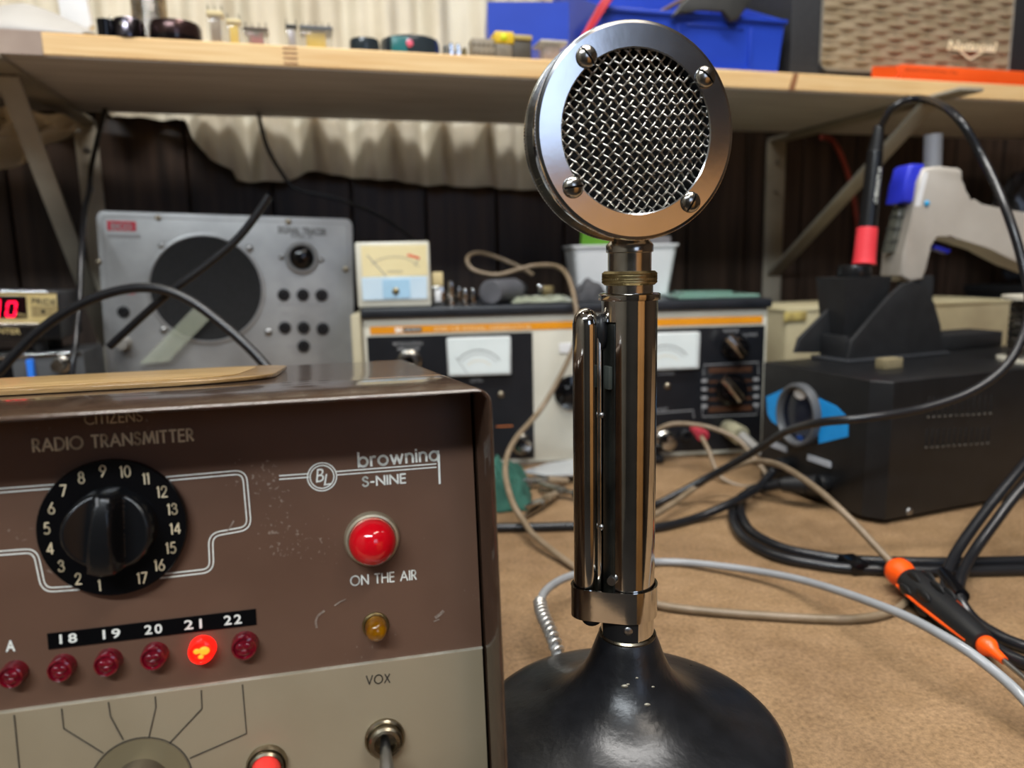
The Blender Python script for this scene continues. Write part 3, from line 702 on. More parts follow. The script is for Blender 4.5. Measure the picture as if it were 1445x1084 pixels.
# knurled nut
rk = mr(392, 37); z0, z1 = mz(402), mz(382.5); rg = []
NK = 150
for j in range(13):
    zz = z0+(z1-z0)*j/12; ring = []
    for i in range(NK):
        an = 2*PI*i/NK; e = 1 if 2 <= j <= 10 else 0
        kn = .00028*(abs(math.sin(an*38+j*.62))*abs(math.sin(an*38-j*.62)))*e
        r_ = rk+kn+.0002 if e else rk-(.0004 if j in (0, 12) else 0)
        ring.append(Vector((r_*math.cos(an), r_*math.sin(an), zz)))
    rg.append(ring)
MB().rings(rg).ob('knurled_nut', brass, mic, ang=25)
MB().lathe([(mr(370, 30.5), mz(384)), (mr(370, 30.5), mz(357)), (mr(350, 31), mz(356.5)), (mr(350, 33), mz(356)), (mr(350, 33), mz(346)), (mr(350, 31.5), mz(344)), (mr(340, 28), mz(340)), (mr(335, 25.5), mz(334)), (mr(330, 25.5), mz(322))], 56).ob('neck', chrome_w, mic)
# head
HR = .0333
HF = Fr((0, 0, 0), 14)
hc = at(900, 186.5, YM-.0145) - Vector((MX, YM, 0))
MH = Matrix.Translation(hc) @ Matrix.Rotation(R(14), 4, 'Z') @ Matrix.Rotation(PI/2, 4, 'X')   # +z of the lathe points out of the face
HD = .0125
MB().lathe([(HR*.5, -HD-.010), (HR*.74, -HD-.0085), (HR*.9, -HD-.004), (HR*.985, -HD), (HR*.985, -.0016), (HR*.9, -.0012)], 96, MH, cap=False).ob('head_shell', chrome, mic, ang=45)
MB().lathe([(HR*.52, -HD-.0102), (HR*.3, -HD-.0112), (0, -HD-.0115)], 64, MH, cap=False).ob('rear_cap', chrome, mic, ang=45)
def serr(z0, z1, r0, nm):
    rg = []
    for zz, rr in ((z0, r0-.0006), (z0, r0), (z1, r0), (z1, r0-.0006)):
        rg.append([MH @ Vector(((rr+.00011*(i % 2))*math.cos(2*PI*i/400), (rr+.00011*(i % 2))*math.sin(2*PI*i/400), zz)) for i in range(400)])
    rg.append(rg[0]); MB().rings(rg, False, False).ob(nm, chrome_w, mic, smooth=False)
serr(-HD-.0009, -HD+.0003, HR*1.0, 'rear_knurl'); serr(-.0016, -.0007, HR*.999, 'face_knurl')
GR = .0249
MB().lathe([(GR, -.004), (GR, -.0002), (GR+.0004, .0001), (HR-.0012, .0001), (HR-.0003, -.0002), (HR, -.0008), (HR*.985, -.0016)], 96, MH, cap=False).ob('face_ring', brushed, mic, ang=12)
MB().lathe([(GR+.001, -.0062), (0, -.0062)], 48, MH, cap=False).ob('diaphragm', mat('inner_black', '#0b0b0c', .8, scale=50), mic)
pitch = .00245; wr = .00037; mb = MB(); nW = int(GR/pitch)+1
for fam, ang in ((0, R(-38)), (1, R(50))):
    dx, dy = Vector((math.cos(ang), math.sin(ang))), Vector((-math.sin(ang), math.cos(ang)))
    for i in range(-nW, nW+1):
        o_ = i*pitch
        if abs(o_) >= GR-.0004: continue
        half = math.sqrt((GR+.0003)**2-o_*o_); pts = []; nS = max(4, int(2*half/(pitch/4)))
        for k in range(nS+1):
            q = -half+2*half*k/nS
            ph = PI*q/pitch
            zz = (.00048*math.cos(ph)*(1 if i % 2 else -1)*(1 if fam else -1))
            p2 = dx*q+dy*o_; dome = -.0022+.0026*(1-(p2.length/GR)**2)
            pts.append(MH @ Vector((p2.x, p2.y, dome+zz)))
        mb.tube(pts, wr, 6, raw=True)
g = mb.ob('wire_mesh', mat('mesh_wire', '#c9c6be', .28, 1., c2='#a9a69d', scale=300), mic, ang=80); g['kind'] = 'stuff'
for px, py, sa in ((829, 79, -50), (997, 108, -40), (810, 264, 8), (976, 285, 62)):
    # screw positions on the face plane
    loc = Matrix.Translation((MX, YM, 0)) @ MH; o_ = loc.inverted() @ CAM; d_ = loc.inverted().to_3x3() @ ray(px, py); q = o_+d_*((.001-o_.z)/d_.z)
    Ms = MH @ Matrix.Translation((q.x, q.y, 0)) @ Matrix.Rotation(R(sa), 4, 'Z')
    r_ = .0034; prof = [(r_, 0.0001)]+[(r_*math.cos(k*PI/16), .0003+.0019*math.sin(k*PI/16)) for k in range(0, 9)]
    mb = MB()
    for sd_ in (1, -1):
        h_ = MB(); h_.lathe(prof, 28)
        gm = bmesh.ops.bisect_plane(h_.bm, geom=h_.bm.verts[:]+h_.bm.edges[:]+h_.bm.faces[:], plane_co=(0, .00032*sd_, 0), plane_no=(0, sd_, 0), clear_inner=True)
        ed = [g_ for g_ in gm['geom_cut'] if isinstance(g_, bmesh.types.BMEdge)]; bmesh.ops.holes_fill(h_.bm, edges=h_.bm.edges[:], sides=0)
        tmp = bpy.data.meshes.new('tmp'); h_.bm.to_mesh(tmp); h_.bm.free(); mb.bm.from_mesh(tmp); bpy.data.meshes.remove(tmp)
    mb.lathe([(r_*.97, .0001), (r_*.95, .0007)], 28)
    mb._xf(mb.bm.verts[:], Ms)
    scw = mb.ob('face_screw', chrome_w, mic)
    MB().box((0, 0, .00078), (r_*1.8, .0006, .0002), 0, Ms).ob('slot', mat('slot_black', '#100f0e', .8, scale=50), scw)
# strain relief spring and cable of the microphone
sp = [at(*q) for q in ((796, 948, .312), (780, 900, .332), (766, 868, .348), (762, 850, .360))]
spl = [p_-Vector((MX, YM, 0)) for p_ in sp]
ctr = smooth_path(spl, 24); pts = []; nT = 15
for i in range(nT*10+1):
    q = i/(nT*10)*(len(ctr)-1); a_ = int(min(q, len(ctr)-2)); p_ = ctr[a_].lerp(ctr[a_+1], q-a_)
    t_ = (ctr[a_+1]-ctr[a_]).normalized(); u_ = Vector((0, 0, 1)); u_ = (u_-t_*u_.dot(t_)).normalized(); v_ = t_.cross(u_)
    an = 2*PI*i/10; pts.append(p_+(u_*math.cos(an)+v_*math.sin(an))*.0030)
MB().tube(pts, .00085, 6, raw=True).ob('strain_spring', mat('spring_steel', '#d5d3cd', .3, .8, scale=40), mic, ang=80)
path = [at(*q) for q in ((790, 935, .318), (771, 880, .344), (763, 852, .362), (772, 832, .385), (800, 815, .405), (850, 802, .418))]+[atz(px, py, z_) for px, py, z_ in ((921, 793, .0036), (1000, 797, .0045), (1120, 816, .010), (1250, 858, .024), (1340, 903, .026), (1400, 945, .020), (1450, 992, .013), (1520, 1080, .005))]
MB().tube([p_-Vector((MX, YM, 0)) for p_ in path], .0023, 12, 10).ob('cable', grey_wire, mic, ang=80, label='pale grey round cable')

# ------------------------------------------------------------------ generic front-panel pieces
class Panel:
    """helps to lay parts on the front plane of a box-shaped instrument"""
    def __init__(s, fr, root): s.f, s.t = fr, root
    def rect(s, x0, y0, x1, y1, y=0.):
        xm, ym = (x0+x1)/2, (y0+y1)/2
        return s.f.P(x0, ym, y).x, s.f.P(x1, ym, y).x, s.f.P(xm, y1, y).z, s.f.P(xm, y0, y).z
    def plate(s, name, m, x0, y0, x1, y1, dep, y=0., bev=.0004, parent=None, **kw):
        a, b_, c_, d_ = s.rect(x0, y0, x1, y1, y)
        return MB().cube2((a, y-dep, c_), (b_, y+.0002, d_), bev, seg=1).ob(name, m, parent or s.t, **kw)
    def disc(s, name, m, px, py, r_px, prof, y=0., n=32, parent=None, **kw):
        c_ = s.f.P(px, py, y); r_ = abs(s.f.P(px+r_px, py, y).x-c_.x)
        M = Matrix.Translation((c_.x, y, c_.z)) @ Matrix.Rotation(PI/2, 4, 'X')
        return MB().lathe([(a*r_, h) for a, h in prof], n, M).ob(name, m, parent or s.t, **kw)
    def txt(s, body, m, x0, y0, x1, y1, caph, y=0., parent=None, **kw):
        a, b_ = s.f.P(x0, y0, y), s.f.P(x1, y1, y); c_ = (a+b_)/2; xm, ym = (x0+x1)/2, (y0+y1)/2
        hh = (s.f.P(xm, ym-caph/2, y)-s.f.P(xm, ym+caph/2, y)).z
        return text(body, m, parent or s.t, (c_.x, y-.00025, c_.z), abs(b_.x-a.x), hh, ang=math.degrees(math.atan2(b_.z-a.z, b_.x-a.x)), **kw)
    def line(s, pix, m, wd, y=0., parent=None, name='printed_line'):
        pts = [s.f.P(px, py, y) for px, py in pix]; mb = MB(); ribbon(mb, [(p_.x, p_.z) for p_ in pts], wd, y-.0001)
        return mb.ob(name, m, parent or s.t, smooth=False)
    def arc(s, px, py, r_px, a0, a1, m, wd, y=0., parent=None):
        return s.line([(px+r_px*math.cos(R(a)), py-r_px*math.sin(R(a))) for a in [a0+(a1-a0)*k/20 for k in range(21)]], m, wd, y, parent)
SCREW = [(1, 0), (1, .0006), (.8, .0014), (.4, .0018), (0, .0019)]
JACK = [(1, 0), (1, .0012), (.62, .0016), (.58, .0003), (0, .0003)]
KNOB = [(1, 0), (1, .002), (.8, .003), (.78, .013), (.7, .015), (0, .015)]

# ------------------------------------------------------------------ signal tracer
alu = mat('etched_aluminium', '#a5a6a6', .45, .55, c2='#8f9090', scale=22, detail=6, rvar=.08, bump=.03, bscale=500)
ST = Fr(SFR.M @ SFR.P(135, 297, .10), 15.5, 0, 2.2)
st = thing('signal_tracer', 'grey aluminium signal tracer with round black speaker and sockets', 'test instrument', ST)
SW = ST.P(497, 312).x; SHH = .2425
MB().prism(rr_loop(0, SW, -SHH, 0, .006), .006, Matrix.Translation((0, .006, 0)) @ Matrix.Rotation(PI/2, 4, 'X'), bev=.0012).ob('front_panel', alu, st)
MB().cube2((.003, .006, -SHH+.003), (SW-.003, .125, -.003), .003).ob('case', mat('grey_case', '#3a3b3d', .5, scale=40), st)
sp_ = Panel(ST, st)
lp = rr_loop(.005, SW-.005, -SHH+.005, -.005, .004); lp.append(lp[0]); mb = MB(); ribbon(mb, lp, .0007, -.0001); mb.ob('border_line', grey_ink, st, smooth=False)
sp_.disc('speaker_ring', alu, 292, 408, 82, [(1, 0), (1, .0012), (.97, .0018), (.95, .0018), (.945, .0004)], n=64)
sp_.disc('speaker_cloth', mat('speaker_cloth', '#1d1e20', .9, c2='#151617', scale=300, bump=.3, bscale=1500), 292, 408, 77.5, [(1, 0), (.99, .0006), (0, .0006)], n=64)
for q in ((229, 347), (352, 351), (231, 466), (379, 469)): sp_.disc('speaker_screw', steel, *q, 5.5, SCREW, n=14)
for q in ((223, 307.5), (407, 313), (139, 370), (488, 380)): sp_.disc('panel_screw', nickel, *q, 4.5, SCREW, n=14)
ey = sp_.disc('tuning_eye_bezel', alu, 426, 364, 23.5, [(1, 0), (1, .002), (.86, .004), (.8, .004), (.78, .001)], n=40)
sp_.disc('tuning_eye', black_gl, 426, 364, 17.5, [(1, .0005), (.95, .003), (.7, .0055), (.35, .0068), (0, .0072)], n=32, parent=ey)
for q in ((397, 363), (453, 367)): sp_.disc('eye_screw', steel, *q, 4.2, SCREW, n=14)
hole = mat('socket_black', '#121214', .4, scale=50)
for q in ((400.5, 416), (427.5, 416), (454, 416.5), (402, 462.5), (428.5, 462.5), (455.5, 464), (428.5, 488.5), (174.5, 440)): sp_.disc('socket', hole, *q, 9, JACK, n=20)
sp_.disc('level_knob', grey_pl, 176, 484, 11, KNOB, n=24)
redp = mat('red_print', '#c23a4a', .6, c2='#a9303f', scale=300)
sp_.plate('logo_patch', redp, 151, 312, 192, 326, .0003)
sp_.txt('EICO', alu, 157, 319.5, 186, 320, 9, y=-.0004, bold=.03)
sp_.plate('logo_line', redp, 155, 411, 190, 415, .0003)
sp_.plate('maker_plate', grey_ink, 152, 331, 198, 336, .0003)
sp_.txt('SIGNAL TRACER', dark_ink, 392, 324, 461, 328, 10, bold=.02)
sp_.txt('MODEL 147', dark_ink, 411, 333, 441, 335, 5)
for x0, x1, y_ in ((393, 463, 430), (396, 408, 443), (422, 434, 446), (448, 462, 445), (406, 452, 489), (160, 196, 427), (164, 188, 462)):
    sp_.txt('INPUT GAIN' if x1-x0 > 40 else 'VOL', grey_ink, x0, y_, x1, y_+.3, 4.5)
for fx in (.02, SW-.02):
    for fy in (.02, .11):
        zb = (ST.M @ Vector((fx, fy, -SHH))).z
        MB().cyl((fx, fy, -SHH+.004), (fx, fy, -SHH-max(zb, .0006)+.0003), .008, n=16).ob('foot', rubber, st)

# ------------------------------------------------------------------ frequency counter on an amplifier
CNT = Fr(SFR.M @ SFR.P(82, 412, .03), 15.5, 0, 2.6)
ct = thing('frequency_counter', 'black frequency counter with glowing red digit and gold faceplate, on the amplifier', 'counter', CNT)
CW_, CH_ = .17, abs(CNT.P(80, 479).z)
dark_case = mat('counter_case', '#3b3c3e', .45, c2='#323335', scale=60)
MB().cube2((-CW_, .002, -CH_), (0, .064, 0), .002).ob('case', dark_case, ct)
cp = Panel(CNT, ct)
gold = mat('gold_face', '#d9c58c', .4, .3, c2='#cbb67c', scale=80)
MB().cube2((-CW_, -.0012, -CH_), (0, .0022, 0), .001).ob('bezel', black_pl, ct)
MB().cube2((-CW_, -.0022, -.0016), (0, .0, .0004), .0004).ob('chrome_trim', chrome, ct)
cp.plate('gold_plate', gold, -110, 413, 81, 456, .0006, y=-.0012)
cp.plate('display_window', mat('red_filter', '#1f070c', .08, c2='#180508', scale=50, coat=.5), -100, 417, 38, 449, .0006, y=-.0017)
dig = mat('digit_glow', '#ff1030', .4, emit='#ff0a3a', estr=1.6)
def segs(px, h, wd, parent):
    # a seven-segment 0 (six bars), slanted
    def q(u, v): return (px+u*wd+v*h*.13, 436.5-v*h)
    for a, b_ in (((-.5, .5), (.5, .5)), ((-.5, -.5), (.5, -.5)), ((-.5, .46), (-.5, .05)), ((-.5, -.05), (-.5, -.46)), ((.5, .46), (.5, .05)), ((.5, -.05), (.5, -.46))):
        cp.line([q(*a), q(*b_)], dig, .0017, y=-.0024, parent=parent, name='digit_segment')
segs(16, 20, 12, ct)
for v in (.25, -.25): cp.line([(-2+v*2, 436-v*20+8), (-1+v*2, 436-v*20-8)], dig, .0017, y=-.0024, name='digit_segment')
cp.txt('MHz', gold, 24, 444, 37, 445, 4.5, y=-.0024)
cp.txt('PRIDE', dark_ink, 45, 425, 79, 427, 8.5, y=-.0019, bold=.01)
cp.plate('grille_patch', mat('grille_lines', '#a8966a', .5, c2='#75663f', scale=30, stretch=(30, 1, .2)), 44, 432, 80, 447, .0003, y=-.0018)
cp.disc('dot', hole, 61, 439.5, 2.8, [(1, 0), (1, .0005), (0, .0005)], y=-.0021, n=14)
cp.plate('lower_trim', chrome_w, -110, 456, 76, 461, .001, y=-.0012)
cp.txt('COUNTER', gold, -32, 466, 29, 468, 7.5, y=-.0014, bold=.01)
AMP = Fr(Vector(((SFR.M @ SFR.P(118, 494, .03)).x, (SFR.M @ SFR.P(118, 494, .03)).y, 0)), 15.5)
am = thing('amplifier', 'dark metal amplifier under the frequency counter, silver knob and blue switch', 'amplifier', AMP)
AZ = (SFR.M @ SFR.P(118, 495, .03)).z
AZ = min(AZ, (CNT.M @ Vector((0, .05, -CH_))).z-.002)
MB().cube2((-.26, .001, .006), (0, .066, AZ), .003).ob('case', dark_case, am)
for fx in (-.24, -.02):
    for fy in (.015, .055): MB().cyl((fx, fy, 0), (fx, fy, .0075), .008, n=16).ob('foot', rubber, am)
ap = Panel(AMP, am)
MB().cube2((-.26, -.002, .006), (0, .002, AZ-.001), .001).ob('front_panel', mat('amp_face', '#4a4b4c', .45, .3, scale=40), am)
MB().cube2((-.26, -.0035, AZ-.0035), (-.001, .002, AZ-.0005), .0005).ob('chrome_trim', chrome, am)
ap.disc('level_knob', chrome_w, 88, 514, 13, KNOB, y=-.002, n=28)
ap.plate('rocker_switch', mat('blue_switch', '#2f7ff0', .4, scale=20), 40.5, 507, 50, 533, .005, y=-.002)
ap.plate('display_window', black_gl, -60, 499, 18, 540, .0005, y=-.002)
ap.txt('GAIN', grey_ink, 82, 498, 95, 498.5, 5, y=-.002)
# spacer feet of the counter on the amplifier
for fx in (-CW_+.02, -.02):
    for fy in (.012, .052):
        wp = CNT.M @ Vector((fx, fy, -CH_)); h_ = max(wp.z-AZ-.0002, .0006)
        MB().cyl((fx, fy, -CH_+.0005), (fx, fy, -CH_-h_), .006, n=14).ob('foot', rubber, ct)

# ------------------------------------------------------------------ signal generator
GF = Fr((0, .705, 0), 5)
ge = thing('signal_generator', 'wide black and cream signal generator with orange stripe and two meters', 'test instrument', GF)
gp = Panel(GF, ge)
gx0, gx1 = GF.P(517, 560).x, GF.P(1079, 540).x
gz0, gz1, gzt = GF.P(800, 650).z, GF.P(800, 441.5).z, GF.P(800, 428).z
GD = .19
cream = mat('cream_paint', '#c9c6b8', .45, c2='#bdbaac', scale=20)
gblack = mat('generator_black', '#15171c', .4, c2='#101217', scale=60)
MB().cube2((gx0+.001, .004, .012), (gx1-.001, GD, gz1-.001), .002).ob('case', mat('case_beige', '#b3ad98', .5, scale=30), ge)
MB().cube2((gx0-.001, -.006, gz1), (gx1+.003, GD+.002, gzt), .0025).ob('lid', mat('lid_black', '#23262c', .4, c2='#1c1f24', scale=60, bump=.05, bscale=400), ge)
MB().cube2((gx0, -.001, gz0), (gx1, .0045, gz1-.0005), .0008).ob('front_panel', cream, ge)
MB().cube2((gx0-.0095, -.010, .012), (gx0-.0008, GD, gz1+.004), .0012).ob('side_panel', mat('side_cream', '#b6ae93', .5, scale=20), ge)
Y1 = -.0012
a = GF.P(522, 459, Y1); b_ = GF.P(1076, 448, Y1)
zs1 = (a.z+b_.z)/2; zs0 = (GF.P(522, 470, Y1).z+GF.P(1076, 458, Y1).z)/2
stripe = MB().cube2((a.x, Y1-.0004, zs0), (b_.x, Y1+.0002, zs1), .0001, seg=1).ob('orange_stripe', mat('orange_print', '#e0920e', .5, c2='#d4880a', scale=20), ge)
gp.plate('maker_badge', mat('badge_black', '#35333a', .4, scale=20), 569, 462, 595, 468.5, .0005, y=Y1-.0004, parent=stripe)
gp.txt('BK', white_ink, 558, 466, 570, 465.5, 7, y=Y1-.0005, bold=.03, parent=stripe)
gp.txt('PRECISION', white_ink, 572, 465.5, 593, 465, 3.2, y=Y1-.001, parent=stripe)
gp.txt('2040 CB SIGNAL GENERATOR', mat('peach_ink', '#f0c890', .6, scale=100), 612, 464.5, 750, 462, 6.2, y=Y1-.0005, bold=.012, parent=stripe)
def gpanel(name, x0, x1):
    xa, xb = GF.P(x0, 555, Y1).x, GF.P(x1, 550, Y1).x
    return MB().cube2((xa, Y1-.0006, GF.P(800, 644).z), (xb, Y1+.0003, zs0-.0022), .0002, seg=1).ob(name, gblack, ge)
gpanel('left_panel', 522, 752.5); gpanel('right_panel', 889, 1076)
MB().cube2((gx0, -.004, gz0-.002), (gx1, .002, gz0+.0015), .0006).ob('bottom_trim', chrome_w, ge)
for fx in (gx0+.03, gx1-.03):
    for fy in (.025, GD-.03): MB().cyl((fx, fy, 0), (fx, fy, .0125), .011, n=18).ob('foot', rubber, ge)
Y2 = Y1-.0006
def meter(x0, y0, x1, y1, label):
    m_ = gp.plate('meter', mat('meter_frame', '#cdd3d3', .3, scale=20), x0, y0, x1, y1, .006, y=Y2, bev=.0012)
    wx, hy = x1-x0, y1-y0; Y3 = Y2-.006
    gp.plate('meter_face', mat('meter_card', '#dfe8e8', .35, c2='#d6e0e0', scale=20, coat=.4), x0+2.5, y0+2.5, x1-2.5, y1-2.5, .0003, y=Y3, parent=m_, bev=.0001)
    cx_, cy_ = (x0+x1)/2, y0+hy*1.05
    gp.arc(cx_, cy_, hy*.70, 38, 142, dark_ink, .0006, Y3-.0003, m_); gp.arc(cx_, cy_, hy*.60, 40, 140, grey_ink, .0005, Y3-.0003, m_); gp.arc(cx_, cy_, hy*.42, 45, 135, cream_ink, .0005, Y3-.0003, m_)
    gp.line([(cx_-hy*.30, cy_-hy*.08), (cx_-hy*.62, cy_-hy*.52)], grey_ink, .0005, Y3-.0003, m_, 'needle')
    m_['label'] = label
meter(631, 475, 720.5, 529, 'left white meter'); meter(896, 469, 985, 521, 'right white meter')
def gknob(px, py, r_, nm='knob', m=None):
    k_ = gp.disc(nm, m or chrome_w, px, py, r_, [(1.15, 0), (1.15, .003), (.95, .004), (.9, .012), (.8, .016), (.4, .0165), (0, .0165)], y=Y2, n=28)
    gp.disc('knob_cap', black_gl, px-1, py-.5, r_*.5, [(1, 0), (.9, .001), (0, .0012)], y=Y2-.0165, n=20, parent=k_); return k_
gknob(578, 510, 15); gknob(736, 626, 13); gknob(1036, 489, 16, m=black_gl); gknob(1031, 549, 19, m=black_gl); gknob(938, 621, 12)
for (px, py, r_) in ((1036, 489, 16), (1031, 549, 19)):
    c_ = GF.P(px+3, py, Y2-.0165); a = GF.P(px-r_*.55, py-r_*.8, Y2-.019); b_ = GF.P(px+r_*.75, py+r_*.75, Y2-.019)
    MB().tube([a, a.lerp(b_, .5)-Vector((0, .002, 0)), b_], .0045, 12).ob('knob_bar', chrome_w, ge)
dl2 = gp.disc('tuning_dial', black_gl, 806, 554, 24, [(1, 0), (1, .003), (.8, .004), (.55, .005), (.53, .016), (0, .017)], y=Y1, n=40)
gp.plate('dial_window', white_pl, 789, 484, 814, 498, .001, y=Y1)
for q in (((555, 485.5), (596, 484.5), 'MODULATION'), ((560, 492.5), (592, 491.5), 'AMPLITUDE'), ((664, 537), (682, 536.5), 'LEVEL'), ((1021, 467), (1042, 466.5), 'RANGE'), ((1047, 473), (1069, 472), 'OUTPUT'), ((928, 527), (952, 526.5), 'CARRIER'), ((924, 579), (942, 577.5), 'RF OUT')):
    gp.txt(q[2], grey_ink, *q[0], *q[1], 4.6, y=Y2, bold=.01)
gp.line([(700, 602), (724, 601)], mat('orange_ink', '#c8743a', .6, scale=50), .0009, Y2)
for pix in ([(993, 530), (993, 515), (1070, 511), (1070, 528)], [(991, 574), (991, 588), (1068, 585), (1068, 572)], [(924, 583), (978, 579), (979, 590)]):
    gp.line(pix, grey_ink, .0009, Y2)
for i in range(4):
    gp.plate('scale_tick', grey_ink, 990, 535+i*12, 998, 540+i*12, .0002, y=Y2); gp.plate('scale_tick', grey_ink, 1063, 533+i*12, 1071, 538+i*12, .0002, y=Y2)
brn = mat('brown_print', '#4a2c18', .6, scale=100)
for y_ in (518, 536, 548, 561, 573): gp.plate('scale_patch', brn, 1000, y_, 1061, y_+(8 if y_ in (518, 573) else 4), .0002, y=Y2)
for q in ((942, 545), (707, 557)): gp.disc('panel_screw', nickel, *q, 4.5, SCREW, y=Y2, n=14)
gp.disc('socket', hole, 966, 613, 9, [(1, 0), (1, .006), (.6, .007), (.55, .002), (0, .002)], y=Y2, n=20)
gp.disc('socket', redp, 988, 612, 8, [(1, 0), (1, .009), (.6, .010), (.55, .004), (0, .004)], y=Y2, n=20, label='red binding post')
c_ = GF.P(1026, 603, Y2)
bnc = MB().cyl((c_.x, Y2, c_.z), (c_.x+.004, Y2-.026, c_.z-.003), .0085, .0095, n=24, bev=.001).ob('coax_connector', mat('cream_metal', '#c4bfa2', .45, .4, c2='#9a9578', scale=200), ge)
MB().cyl((c_.x+.004, Y2-.026, c_.z-.003), (c_.x+.016, Y2-.050, c_.z-.016), .0055, .0045, n=18).ob('plug_boot', grey_pl, bnc)

# ------------------------------------------------------------------ soldering station
SOL = Fr((.2655, .517, 0), 21)
so = thing('soldering_station', 'black soldering station box with round display, blue stickers and side vents', 'soldering station', SOL)
SZ = SOL.hit(1245, 541, 1, 0).z; SWD = SOL.hit(1076, 590, 0, 0).y; SLN = .27
stn_m = mat('station_black', '#18191b', .36, c2='#131416', scale=80, bump=.04, bscale=900)
ch = .013
MB().prism([(ch*.7, 0), (SLN, 0), (SLN, SWD), (0, SWD), (0, ch)], SZ-.004, Matrix.Translation((0, 0, .004)), bev=.0012).ob('case', stn_m, so, ang=20)
for fx in (.03, SLN-.03):
    for fy in (.025, SWD-.02): MB().cyl((fx, fy, 0), (fx, fy, .005), .007, n=14).ob('foot', rubber, so)
slot_m = mat('vent_dark', '#050506', .8, scale=50); slot_e = mat('vent_edge', '#77756f', .4, .6, scale=50)
for (x0, x1, yt0, yt1, yb0, yb1) in ((1312, 1400, 560, 557, 588, 583), (1309, 1396, 605, 602, 631, 625)):
    for i in range(12):
        q = i/11; px = x0+(x1-x0)*q; a = SOL.hit(px, yt0+(yt1-yt0)*q, 1, 0); b_ = SOL.hit(px, yb0+(yb1-yb0)*q, 1, 0)
        v_ = MB().cube2((a.x-.0013, -.0002, b_.z), (a.x+.0013, .0008, a.z), .0004, seg=1).ob('vent_slot', slot_m, so)
        MB().cube2((a.x-.0011, -.0005, b_.z-.0007), (a.x+.0011, .0004, b_.z+.0004), .0002, seg=1).ob('slot_lip', slot_e, v_)
for q in ((1283, 722), (1440, 703), (1251, 588)):
    c_ = SOL.hit(*q, 1, 0); MB().sph((c_.x, 0, c_.z), .0032 if q[1] > 600 else .002, (1, .5, 1), 14).ob('case_screw', steel, so)
def sx(px, py, x=0.): return SOL.hit(px, py, 0, x)
def sxpoly(name, m, pix, th, x=0.):
    pts = [sx(*q, x) for q in pix]
    M = Matrix(((0, 0, -1, x), (1, 0, 0, 0), (0, 1, 0, 0), (0, 0, 0, 1)))
    return MB().prism([(p_.y, p_.z) for p_ in pts], th, M).ob(name, m, so, smooth=False)
stick = mat('blue_sticker', '#1f9ae8', .4, c2='#188ad4', scale=30)
sxpoly('blue_sticker', stick, [(1082, 560), (1106, 549), (1108, 607), (1090, 595), (1084, 585)], .0006)
sxpoly('blue_sticker', stick, [(1156, 562), (1180, 573), (1197, 590), (1197, 616), (1156, 626)], .0006)
c_ = sx(1131, 585); ry = abs(sx(1103, 585).y-sx(1160, 585).y)/2; rz = abs(sx(1131, 541).z-sx(1131, 631).z)/2
Mo = Matrix.Translation((0, c_.y, c_.z)) @ Matrix.Rotation(-PI/2, 4, 'Y') @ Matrix.Diagonal((rz, ry, 1, 1))
dsp = MB().lathe([(1.0, 0), (1.0, .005), (.97, .0072), (.90, .0076), (.84, .006), (.82, .002)], 48, Mo, cap=False).ob('display_ring', mat('grey_ring', '#55575a', .35, scale=30), so)
MB().lathe([(.84, .0015), (.5, .0017), (0, .0017)], 40, Mo).ob('display_glass', mat('display_glass', '#1a2030', .1, c2='#141824', scale=30, coat=.4), dsp)
for py, m_, s_ in ((556, white_pl, .55), (618, mat('display_blue', '#123a78', .3, scale=30), .3)):
    q = sx(1131, py); MB().sph((-.0018, q.y, q.z), rz*s_*.5, (.16, 1.1*ry/rz, .62), 18).ob('display_mark', m_, dsp)
for pix in ([(1089, 622), (1111, 630), (1111, 638), (1089, 630)], [(1141, 641), (1173, 652), (1173, 660), (1141, 649)]):
    sxpoly('button', mat('button_grey', '#a9adb4', .4, scale=30), pix, .0015)
for q, r_ in (((1110, 655), .006), ((1166, 682), .0075)):
    p_ = sx(*q); MB().cyl((.002, p_.y, p_.z), (-.009, p_.y, p_.z), r_, n=18, bev=.001).ob('socket', black_pl, so)
# plugs with ribbed boots
def plug(pts, r_, parent):
    MB().tube(pts, r_, 14, 6).ob('plug', rubber, parent)
# power leads plugged into the station: two joined leads, curling over the bench
def cable(name, label, pts, r_, m, group=None, n=10, sub=10, flat=1.):
    o = MB().tube(pts, r_, n, sub, flat=flat).ob(name, m, None, ang=80); return tag(o, label, 'cable', group)
pl1 = SOL.M @ Vector((-.009, sx(1166, 682).y, sx(1166, 682).z)); pl2 = SOL.M @ Vector((-.009, sx(1110, 655).y, sx(1110, 655).z))
root = thing('power_lead', 'black twin power lead curling from the station plug along the bench', 'cable', loc=(pl1.x, pl1.y, 0))
O = Vector((pl1.x, pl1.y, 0))
zc = .0036
pa = [atz(px, py, zc) for px, py in ((1052, 697), (1033, 722), (1046, 756), (1090, 783), (1150, 796), (1210, 803), (1330, 806), (1445, 804), (1540, 802))]
pb = [atz(px, py, zc) for px, py in ((1062, 690), (1045, 712), (1056, 746), (1097, 771), (1152, 784), (1212, 791), (1330, 794), (1445, 792), (1540, 789))]
for pth in (pa, pb): MB().tube([p_-O for p_ in [pl1+(pth[0]-pl1)*.5+Vector((0, 0, .004))]+pth], .0035, 12, 10).ob('lead', cord_blk, root, ang=80)
mid = pl1.lerp(pa[0], .5)+Vector((0, 0, .004))
MB().tube([pl1-O, (pl1.lerp(mid, .5))-O, mid-O], lambda q: .0085-.004*q, 16, 8).ob('plug', rubber, root)
for k in range(7):
    p_ = pl1.lerp(mid, .35+.09*k); d_ = (mid-pl1).normalized()
    MB().cyl(p_-O-d_*.0012, p_-O+d_*.0012, .0082-.0004*k, n=16).ob('boot_rib', rubber, root)
tie = atz(1203, 797, .0036)
